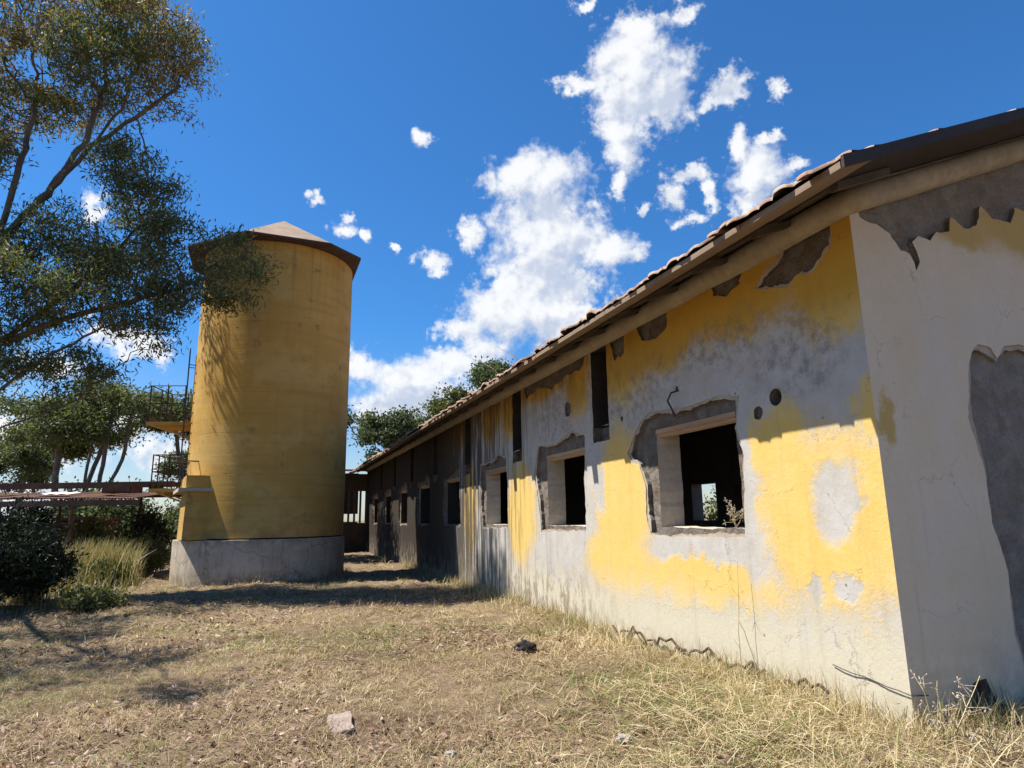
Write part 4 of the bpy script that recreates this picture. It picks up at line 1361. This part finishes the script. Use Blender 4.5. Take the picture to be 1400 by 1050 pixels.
# fallen leaves
p = np.concatenate([yard(24000, 2.6, 9, 1.2), yard(13000, 9, 19, 1.2)])
k = nz(p, .5, 7) + .3 * nz(p, 2.1, 8) > -.12
right = np.clip((p[:, 0] + .5) / 2.2, 0, 1) * .7
k &= rng.uniform(size=len(p)) > right
p = p[k]
n = len(p)
z = gh(p[:, 0], p[:, 1])
c = np.column_stack([p, z + rng.uniform(.004, .035, n)])
a = rng.uniform(0, 6.28, n)
ax = np.column_stack([np.cos(a), np.sin(a), rng.normal(0, .35, n)])
sd_ = np.column_stack([-np.sin(a), np.cos(a), rng.normal(0, .5, n)])
far_ = 1 + (p[:, 1] > 9) * .5
L = (rng.uniform(.03, .085, n) * far_)[:, None]
Wd = (rng.uniform(.006, .013, n) * far_)[:, None]
V = np.stack([c - ax * L * .5, c + sd_ * Wd, c + ax * L * .5, c - sd_ * Wd], 1).reshape(-1, 3)
tag(np_mesh('leaf_litter', V, np.arange(n * 4).reshape(-1, 4), M_LITTER, tint=np.clip(rng.beta(2, 2, n), 0, 1)), 'brown fallen eucalyptus leaves scattered over the yard', 'leaf litter', kind='stuff')

# ------------------------------------------------------------------ small things
def lump(name, label, cat, loc, size, m_, seed=0, sub=3, rough=.25):
    bm = bmesh.new()
    bmesh.ops.create_icosphere(bm, subdivisions=sub, radius=1)
    for v in bm.verts:
        d = noise.noise(v.co * 1.6 + Vector((seed * 5.1, 0, 0))) * rough * 1.6 + noise.noise(v.co * 4 + Vector((0, seed * 3.3, 0))) * rough * .5
        v.co = v.co * (1 + d)
        v.co = Vector((v.co.x * size[0], v.co.y * size[1], v.co.z * size[2]))
    me = bpy.data.meshes.new(name)
    bm.to_mesh(me)
    bm.free()
    o = link(name, me, m_)
    o.location = (loc[0], loc[1], float(gh(loc[0], loc[1])) + loc[2])
    return tag(o, label, cat)
# broken brick lying in the litter
bm = bmesh.new()
bmesh.ops.create_cube(bm, size=1)
bmesh.ops.subdivide_edges(bm, edges=bm.edges[:], cuts=5, use_grid_fill=True)
for v in bm.verts:
    q = Vector((v.co.x * .19, v.co.y * .36, v.co.z * .06))
    e = sum(abs(c_) > .45 for c_ in v.co)
    q *= 1 - .04 * (e > 1)
    v.co = q + Vector((noise.noise(q * 18), noise.noise(q * 18 + Vector((9, 0, 0))), noise.noise(q * 22))) * .012
me = bpy.data.meshes.new('brick')
bm.to_mesh(me)
bm.free()
br = link('paving_stone', me, M_BRICK)
br.location = (-1.42, 5.66, float(gh(-1.42, 5.66)) - .006)
br.rotation_euler = (R(6), R(-5), R(18))
tag(br, 'pale weathered slab sunk flat in the dry litter', 'paving stone', kind='thing')
lump('stone', 'flat pale stone in the foreground straw, right of centre', 'stone', (.80, 5.28, .03), (.06, .045, .03), M_STONEP, 1)
lump('stone', 'small whitish pebble near the bottom edge, left of the flat pale stone', 'stone', (-.47, 5.0, .025), (.04, .03, .024), M_STONEP, 2)
lump('charred_lump', 'small black charred lump on the grass before the sunlit wall', 'debris', (.11, 8.6, .05), (.13, .09, .08), M_CHAR, 3, rough=.4)

# dry root or cable along the foot of the long wall
pts = []
for i in range(46):
    y = .75 + i * .085
    pts.append(W2(-.05 - .03 * math.sin(i * .9), y, .10 + .045 * math.sin(i * .7) + .03 * math.sin(i * 2.3)))
tag(MB().path(pts, .014).build('dry_vine', simple('vine bark', (.06, .04, .025), (.11, .075, .05), 20)), 'dark dry vine creeping along the foot of the sunlit wall', 'vine')
pts = [W2(-.012 - .006 * math.sin(i * 1.3), .72 - i * .105, .33 - .011 * i - .004 * (i % 3)) for i in range(8)] + [W2(.16, -.012, .235)]
tag(MB().path(pts, .004, 5).build('loose_wire', M_STEEL), 'thin loose wire bent around the barn corner', 'wire')

def stalk(name, label, base, h, lean, nb, seed, heads=0, fork=1):
    r_ = random.Random(seed)
    root = empty(name, base)
    tag(root, label, 'dry plant')
    b = MB()
    hd = []
    for f_ in range(fork):
        a = r_.uniform(-.35, .35) if fork > 1 else 0
        pts = [Vector((lean * t_ * t_ + a * t_ + r_.uniform(-.008, .008), r_.uniform(-.01, .01) + a * .3 * t_, h * t_)) for t_ in [i / 7 for i in range(8)]]
        for i, (p, q) in enumerate(zip(pts, pts[1:])):
            b.bar(p, q, .0055 - .0004 * i, .0051 - .0004 * i, 5)
        for i in range(nb):
            t_ = r_.uniform(.35, 1)
            p = pts[min(7, int(t_ * 7))]
            e = p + Vector((r_.uniform(-.12, .12), r_.uniform(-.08, .08), r_.uniform(.0, .10)))
            b.bar(p, e, .0022, .0015, 4)
            hd.append(e)
    b.build('stem', M_STRAW, root)
    if heads:
        for e in hd:
            m2 = MB()
            for _ in range(heads):
                c_ = e + Vector((r_.gauss(0, .012), r_.gauss(0, .012), r_.gauss(0, .012)))
                d = (c_ - e).normalized() * .014
                m2.bar(e, c_, .0012, .0012, 4)
                m2.bar(c_ - d * .2, c_ + d * .6, .003, .005, 5)
                m2.bar(c_ + d * .6, c_ + d * 1.5, .005, .001, 5)
            m2.build('flower_head', M_BLOOM, root)
    return root
stalk('dry_weed', 'pale branching dry weed in front of the shaded gable near the corner', (2.97, 4.93, -.03), .46, .04, 9, 3, 3, 3)
stalk('dry_weed', 'tall thin dry stem standing against the wall under the large window', tuple(W2(-.16, 1.75, -.03)), 1.15, .05, 3, 5)
stalk('dry_weed', 'short bent dry stem beside the tall thin stem at the wall', tuple(W2(-.2, 1.45, -.03)), .62, -.14, 2, 6)
stalk('dry_weed', 'low tufted dry weed at the right edge below the gable', (3.22, 4.72, -.03), .2, .05, 6, 8, 2, 3)
stalk('window_weed', 'small pale flowering weed growing on the sill of the large window', tuple(W2(.1, 1.98, 1.44)), .26, .03, 10, 9, 4, 3)
# weeds rooted in the roof tiles
for i, (y, hh, ln) in enumerate([(6.3, .28, -.35), (7.4, .35, -.5), (5.4, .16, .12)]):
    stalk('roof_weed', ('dry stem leaning out of the roof tiles, the middle of three', 'long dry stem arching off the roof edge, farthest of three', 'short dry tuft on the roof tiles, nearest of three')[i],
          tuple(W2(-.75, y, Z0 + SL * -.75 + .10)), hh, ln, 5, 20 + i)

shrub('bush', 'sunlit bush growing behind the barn, seen through the large window and the far opening', *(W2(13.5, 17.5, 0)[:2]), 2.4, 2.0, 3.4, 9000, M_SCRUB, (.2, .045), 30, 11)

shrub('weed_clump', 'low leafy green weeds at the sunny edge of the dark bush', -8.1, 12.9, .6, .45, .5, 2600, M_SCRUB, (.10, .018), 20, 12, cat='weeds')
shrub('weed_clump', 'feathery pale green weeds behind the tall reeds, beside the silo plinth', -11.3, 20.6, .9, .5, 1.2, 5000, M_SCRUB, (.12, .016), 30, 13, cat='weeds')

shrub('bush', 'tall far hedge of grey green scrub filling the view under the middle of the canopy', -19.2, 31.0, 3.0, 1.0, 3.2, 9000, M_FAR, (.2, .05), 30, 14)
